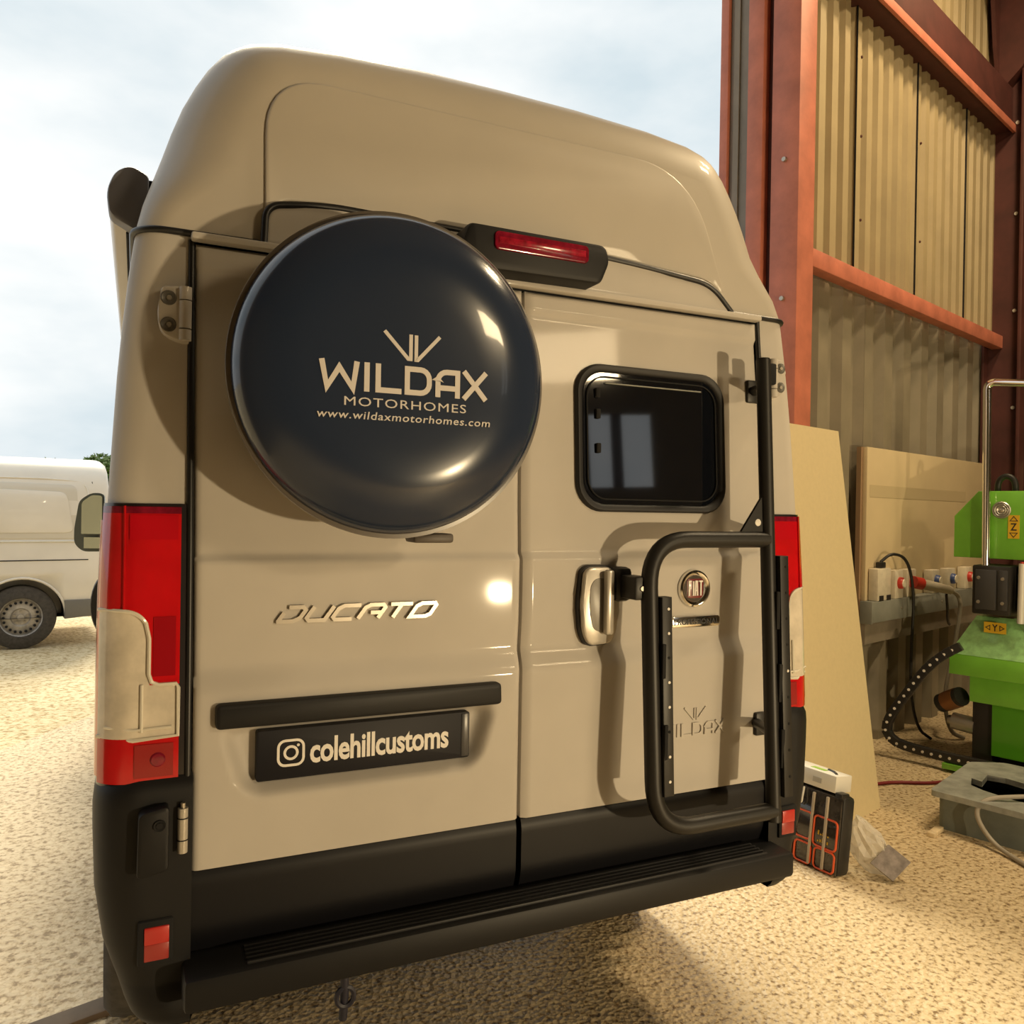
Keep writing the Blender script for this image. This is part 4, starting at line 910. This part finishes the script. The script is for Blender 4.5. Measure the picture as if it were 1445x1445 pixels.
tag(tube('lead', smooth_path([B(3.35, -0.55, 0.20), B(3.18, -0.35, 0.215), B(3.02, -0.22, 0.215), B(2.90, -0.10, 0.20), B(2.85, -0.08, 0.13), B(2.83, -0.16, 0.03), B(2.76, -0.27, 0.012), B(2.66, -0.42, 0.012), B(2.58, -0.58, 0.012)], 3), 0.011, CABLEG, None, 8), 'grey lead trailing over the tub edge onto the floor', 'cable')
tag(tube('air_line', smooth_path([B(2.99, 0.60, 0.010), B(3.35, 0.575, 0.010), B(3.55, 0.36, 0.010), B(3.75, 0.30, 0.010)], 2), 0.010, mat('hose_red', (0.20, 0.015, 0.02), 0.5), None, 8), 'thin red air line on the floor behind the grey tub', 'hose')
tag(box('wood_offcut', (0, 0, 0.011), (0.13, 0.035, 0.022), WOOD, None, 0.003, Matrix.Translation((2.66, 0.90, 0)) @ Matrix.Rotation(R(20), 4, 'Z')), 'small pale wood offcut at the corner of the grey tub', 'offcut')
for k in range(7):
    a = B(2.75+random.random()*0.12, 0.05-0.35*random.random(), 0.002)
    pass
# ---- organiser case, white box, bag
MC = Matrix.Translation((1.815, 0.900, 0)) @ Matrix.Rotation(R(-83), 4, 'Z') @ Matrix.Rotation(R(-7), 4, 'X')
# local: +x along the face to the camera's right, -y out of the face, z up
cs = thing('organiser_case', 'black parts organiser with orange dividers standing behind the bumper', 'case', (1.815, 0.900, 0))
CW, CH = 0.34, 0.335
def cbox(name, lo, hi, m, parent, bev=0.0):
    return box(name, [(a+c)/2 for a, c in zip(lo, hi)], [c-a for a, c in zip(lo, hi)], m, parent, bev, MC)
cbox('case_body', (-CW/2, 0.0, 0.0), (CW/2, 0.085, CH), CASEM, cs, 0.022)
cbox('clear_lid', (-CW/2+0.006, -0.010, 0.006), (CW/2-0.006, 0.004, CH-0.006), mat('smoky_lid', (0.035, 0.030, 0.026), 0.10, coat=0.5, noise=(30, 0.5)), cs, 0.006)
def ctube(name, pts, r, m, closed=False):
    return tube(name, [MC @ Vector((x, y, z)) for x, y, z in pts], r, m, cs, 8, closed)
for cx, cz, w_, h_ in ((0.100, 0.165, 0.115, 0.125), (0.105, 0.052, 0.100, 0.085), (-0.005, 0.052, 0.085, 0.085), (-0.012, 0.170, 0.085, 0.115), (-0.11, 0.052, 0.09, 0.085), (-0.11, 0.170, 0.09, 0.115)):
    ctube('orange_tray', [(x, -0.013, z) for x, z in rrect(cx, cz, w_, h_, 0.018, 4)], 0.0045, ORANGE, True)
for x in (0.10, 0.03, -0.08): cbox('lid_rib', (x-0.006, -0.020, 0.012), (x+0.006, -0.008, CH-0.015), mat('rib_tan', (0.42, 0.36, 0.28), 0.4), cs, 0.003)
cbox('latch', (0.125, -0.006, CH-0.02), (0.160, 0.05, CH+0.012), CASEM, cs, 0.006)
ctube('wire_handle', [(-0.02, -0.02, CH-0.005), (-0.02, -0.028, CH-0.07), (-0.035, -0.03, CH-0.085), (-0.06, -0.03, CH-0.08)], 0.004, WHITEB)
for k in range(10):
    cbox('small_part', (0.06+0.012*(k % 5)+0.004, -0.0125, 0.12+0.03*(k//5)), (0.066+0.012*(k % 5)+0.004, -0.0095, 0.126+0.03*(k//5)+0.006*(k % 3)), YELLOW, cs)
wbx = thing('white_carton', 'white carton lying on top of the organiser case', 'box', MC @ Vector((0, 0.04, CH)))
for nm, lo, hi, m_, bv in (('carton_body', (-0.13, -0.005, CH+0.006), (0.125, 0.105, CH+0.078), WHITEB, 0.004), ('carton_flap', (0.01, -0.008, CH+0.028), (0.055, -0.004, CH+0.050), mat('carton_grey', (0.45, 0.44, 0.40), 0.5), 0.0),
                           ('green_print', (-0.03, 0.025, CH+0.0775), (0.04, 0.055, CH+0.0795), mat('print_green', (0.28, 0.50, 0.08), 0.5), 0.0)):
    cbox(nm, lo, hi, m_, wbx, bv)
tube('carton_cable_print', [MC @ Vector(p_) for p_ in ((0.03, 0.07, CH+0.0795), (0.07, 0.055, CH+0.0795), (0.10, 0.03, CH+0.0795))], 0.006, CASEM, wbx, 6)
def crumple(name, pts, m, seed, label):
    rnd = random.Random(seed); b = bmesh.new(); bmesh.ops.create_icosphere(b, subdivisions=3, radius=1.0)
    for v in b.verts:
        d = v.co.copy(); j = 1.0+rnd.uniform(-0.16, 0.16)
        v.co = pts(d, j)
    return tag(from_bm(name, b, m, None, smooth=False), label, 'bag')
bc = Vector((1.992, 0.735, 0)); bx_ = Vector((0.76, -0.65, 0)); by_ = Vector((0.65, 0.76, 0))
def bagp(d, j):
    h = (d.z*0.5+0.5); wd = 0.095*(1.2-0.75*h)
    return bc + bx_*(d.x*wd*j+0.075-0.10*h) + by_*(d.y*0.055*j) + Vector((0, 0, max(0.004, 0.25*h*(0.85+0.15*j)-0.01)))
pbag = crumple('plastic_bag', bagp, POLY, 3, 'crumpled clear plastic bag leaning on the organiser case')
Q = [bc+bx_*a+by_*c+Vector((0, 0, z)) for a, c, z in ((0.015, -0.06, 0.065), (0.10, -0.075, 0.006), (0.175, -0.035, 0.078))]; Q.append(Q[0]+Q[2]-Q[1])
nrm = (Q[1]-Q[0]).cross(Q[3]-Q[0]).normalized()*0.018
hexa('bag_contents', Q+[q+nrm for q in Q], mat('leaflet_grey', (0.26, 0.23, 0.22), 0.25, coat=0.5, noise=(25, 0.35)), pbag)

# ================================================================== far van across the yard
FA = R(9.0); ax_ = Vector((math.cos(FA), math.sin(FA), 0)); ay_ = Vector((-math.sin(FA), math.cos(FA), 0)); FO = Vector((-1.95, 8.04, -0.012))
def FV(l, d, z): return FO + ax_*l + ay_*d + Vector((0, 0, z))
fv = thing('panel_van', 'cream white panel van parked side-on across the yard', 'van', FV(-1.5, 0.95, 0))
sec = [(0.10, 0.30), (0.03, 0.36), (0.0, 0.55), (0.0, 0.80), (0.02, 1.05), (0.035, 1.12), (0.05, 1.30), (0.085, 1.55), (0.135, 1.75), (0.18, 1.84), (0.25, 1.93), (0.40, 2.00), (0.70, 2.045), (0.95, 2.055)]
secf = sec+[(1.9-a, z) for a, z in reversed(sec[:-1])]
def fsec(l):
    """section at length l (rear at +)"""
    e = max(0.0, (l-0.72)/0.18); k = 1-math.sqrt(max(0, 1-min(1, e)**2)); out = []
    fr = sm(-2.6, -3.55, l)
    for d, z in secf:
        dd = d+(0.95-d)*0.10*k; zz = z
        if z > 1.2: zz = z-(z-1.2)*0.13*k
        if z > 1.05: zz = zz-(zz-1.05)*0.95*fr
        out.append(FV(l-0.10*sm(1.0, 1.95, z)*k*1.0, dd, zz))
    return out
ls = [-4.05, -3.95, -3.7, -3.4, -3.1, -2.8, -2.5, -2.2, -1.5, -0.8, -0.4, 0, 0.4, 0.6, 0.70, 0.76, 0.81, 0.85, 0.875, 0.89, 0.899]
rows = [fsec(l) for l in ls]; w = len(secf); V = [v for r_ in rows for v in r_]
Fc = [(j*w+i, j*w+i+1, (j+1)*w+i+1, (j+1)*w+i) for j in range(len(rows)-1) for i in range(w-1)]+[(j*w, (j+1)*w, (j+1)*w+w-1, j*w+w-1) for j in range(len(rows)-1)]
Fc += [tuple(range(w)), tuple(range((len(rows)-1)*w, len(rows)*w))]
bo = obj('body', V, Fc, VWP, fv, angle=40)
cut = []
for l in (0.0, -3.0):
    c_ = lathe('cutter', [(0, -0.4), (0.405, -0.4), (0.405, 0.34), (0, 0.34)], FV(l, 0, 0.335), ay_, DARK, None, 40); cut.append(c_)
    md = bo.modifiers.new('arch', 'BOOLEAN'); md.object = c_; md.operation = 'DIFFERENCE'; md.solver = 'EXACT'
dg = bpy.context.evaluated_depsgraph_get(); dg.update()
me = bpy.data.meshes.new_from_object(bo.evaluated_get(dg)); bo.modifiers.clear(); bo.data = me
if len(me.materials) > 1:
    while len(me.materials) > 1: me.materials.pop(index=1)
for p_ in me.polygons: p_.material_index = 0
for c_ in cut: bpy.data.objects.remove(c_)
def sidez(z):
    return lerp([(0.3, 0.10), (0.36, 0.03), (0.55, 0.0), (0.8, 0.0), (1.05, 0.02), (1.12, 0.035), (1.30, 0.05), (1.55, 0.085), (1.75, 0.135), (1.84, 0.18)], z)
def onside(off): return lambda c: FV(c.x, sidez(c.z)-off+c.y, c.z)
for l in (0.0, -3.0):
    al = lathe('arch_liner', [(0.40, 0.03), (0.40, 0.35), (0.0, 0.35)], FV(l, 0, 0.335), ay_, DARK, fv, 36)
    for v in al.data.vertices: v.co.z = max(v.co.z, 0.31)
    pts = [FV(l+0.412*math.cos(a), sidez(0.335+0.412*math.sin(a))-0.002, 0.335+0.412*math.sin(a)) for a in [math.pi*k/20 for k in range(21)]]
    tube('arch_lip', pts, 0.014, VWP, fv, 8)
    t_ = wheel('wheel', FV(l, 0.115, 0.333), -ay_, fv, rad=0.333, wid=0.20)
    for k in range(20):
        a = 2*math.pi*k/20; c = FV(l, 0.115-0.072, 0.333)+(ax_*math.cos(a)+Vector((0, 0, 1))*math.sin(a))*0.157
        lathe('rim_hole', [(0, 0.012), (0.013, 0.012), (0.014, -0.01)], c, -ay_, DARK, t_, 10)
    for k in range(5):
        a = 2*math.pi*k/5+0.3; c = FV(l, 0.115-0.055, 0.333)+(ax_*math.cos(a)+Vector((0, 0, 1))*math.sin(a))*0.062
        lathe('wheel_nut', [(0, 0.016), (0.010, 0.016), (0.012, 0)], c, -ay_, BOLT, t_, 8)
for l0, l1 in ((-0.75, 0.56), (-2.2, -0.85)):
    ow = fillet([(l0, 1.16), (l0, 1.76), (l1-0.06, 1.74), (l1, 1.16)], 0.07); iw = fillet([(l0+0.05, 1.22), (l0+0.05, 1.69), (l1-0.15, 1.66), (l1-0.08, 1.22)], 0.08)
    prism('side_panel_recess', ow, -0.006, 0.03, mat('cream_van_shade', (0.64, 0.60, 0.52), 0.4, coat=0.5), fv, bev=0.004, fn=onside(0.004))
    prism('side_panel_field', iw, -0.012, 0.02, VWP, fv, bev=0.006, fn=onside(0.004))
tube('panel_rib', [FV(l, sidez(1.80)-0.003, 1.80-0.03*sm(0.3, 0.62, l)) for l in (-2.4, -0.5, 0.2, 0.45, 0.56)]+[FV(0.61, sidez(1.70)-0.002, 1.70), FV(0.645, sidez(1.45)-0.002, 1.45), FV(0.66, sidez(1.2)-0.002, 1.2)], 0.010, VWP, fv, 8)
tube('waist_rib', [FV(l, sidez(1.13)-0.002, 1.13) for l in (-2.4, -0.5, 0.6)], 0.012, WHITEB, fv, 8)
tube('door_track', [FV(l, sidez(0.93)-0.001, 0.93) for l in (-2.4, -0.5, 0.62)], 0.006, DARK, fv, 6)
prism('rear_bumper', [(0.40, 0.30), (0.40, 0.50), (0.93, 0.50), (0.95, 0.34)], -0.02, 0.4, mat('bumper_grey', (0.17, 0.16, 0.14), 0.5), fv, bev=0.012, fn=lambda c: FV(c.x, c.y, c.z))
tube('rear_pillar_line', [FV(0.72, sidez(1.25)-0.002, 1.25), FV(0.70, sidez(1.5)-0.002, 1.5), FV(0.66, sidez(1.78)-0.002, 1.78)], 0.004, DARK, fv, 6)
prism('cab_window', fillet([(-2.35, 1.16), (-2.35, 1.72), (-2.75, 1.60), (-3.1, 1.16)], 0.05), -0.006, 0.02, GLASS, fv, fn=onside(0.004))
# yellow weed tuft by the far van
def leaves(name, cpts, n, size, m, parent, seed):
    rnd = random.Random(seed); V, Fc = [], []
    for _ in range(n):
        c, rx, rz = rnd.choice(cpts); d = Vector((rnd.gauss(0, 1), rnd.gauss(0, 1), rnd.gauss(0, 1))).normalized()*rnd.uniform(0.55, 1.0)**0.5
        p = Vector(c)+Vector((d.x*rx, d.y*rx, d.z*rz)); a = Vector((rnd.gauss(0, 1), rnd.gauss(0, 1), rnd.gauss(0, 1))).normalized(); e = a.orthogonal().normalized()
        s = size*rnd.uniform(0.6, 1.3); k = len(V); V += [p-a*s, p+e*s*0.5, p+a*s, p-e*s*0.5]; Fc.append((k, k+1, k+2, k+3))
    return obj(name, V, Fc, m, parent, smooth=False, recalc=False)
tf = leaves('weed_tuft', [((-1.02, 8.35, 0.06), 0.10, 0.07)], 160, 0.03, mat('yellow_weed', (0.55, 0.45, 0.05), 0.7), None, 4)
tag(tf, 'small yellow weed growing behind the far van wheel', 'plant')
# distant trees and hedge
def tree(x, y, h, rx, label, seed):
    t = thing('distant_tree', label, 'tree', (x, y, 0), 'trees beyond the yard')
    tube('trunk', [(x, y, 0), (x+0.1, y, h*0.5), (x, y, h*0.8)], [0.2, 0.14, 0.05], BARK, t, 8)
    rnd = random.Random(seed); cl = [((x+rnd.uniform(-rx, rx)*0.6, y+rnd.uniform(-rx, rx)*0.6, h*rnd.uniform(0.55, 0.85)), rx*0.55, h*0.16) for _ in range(6)]
    leaves('crown', cl, 2600, 0.14, LEAF, t, seed)
tree(-1.6, 41, 3.9, 1.6, 'bushy green tree showing just right of the far van roof', 11)
tree(-5.2, 43, 3.75, 1.3, 'small tree whose top peeps over the middle of the far van', 12)
tree(-8.6, 42, 3.6, 1.4, 'low tree just visible over the far van at the left edge', 13)
hg = leaves('hedge', [((-30+3.0*k, 48+0.5*math.sin(k), 1.3), 2.4, 1.35) for k in range(24)], 9000, 0.22, LEAF, None, 21)
tag(hg, 'long green hedge at the far side of the yard', 'hedge'); hg['kind'] = 'stuff'
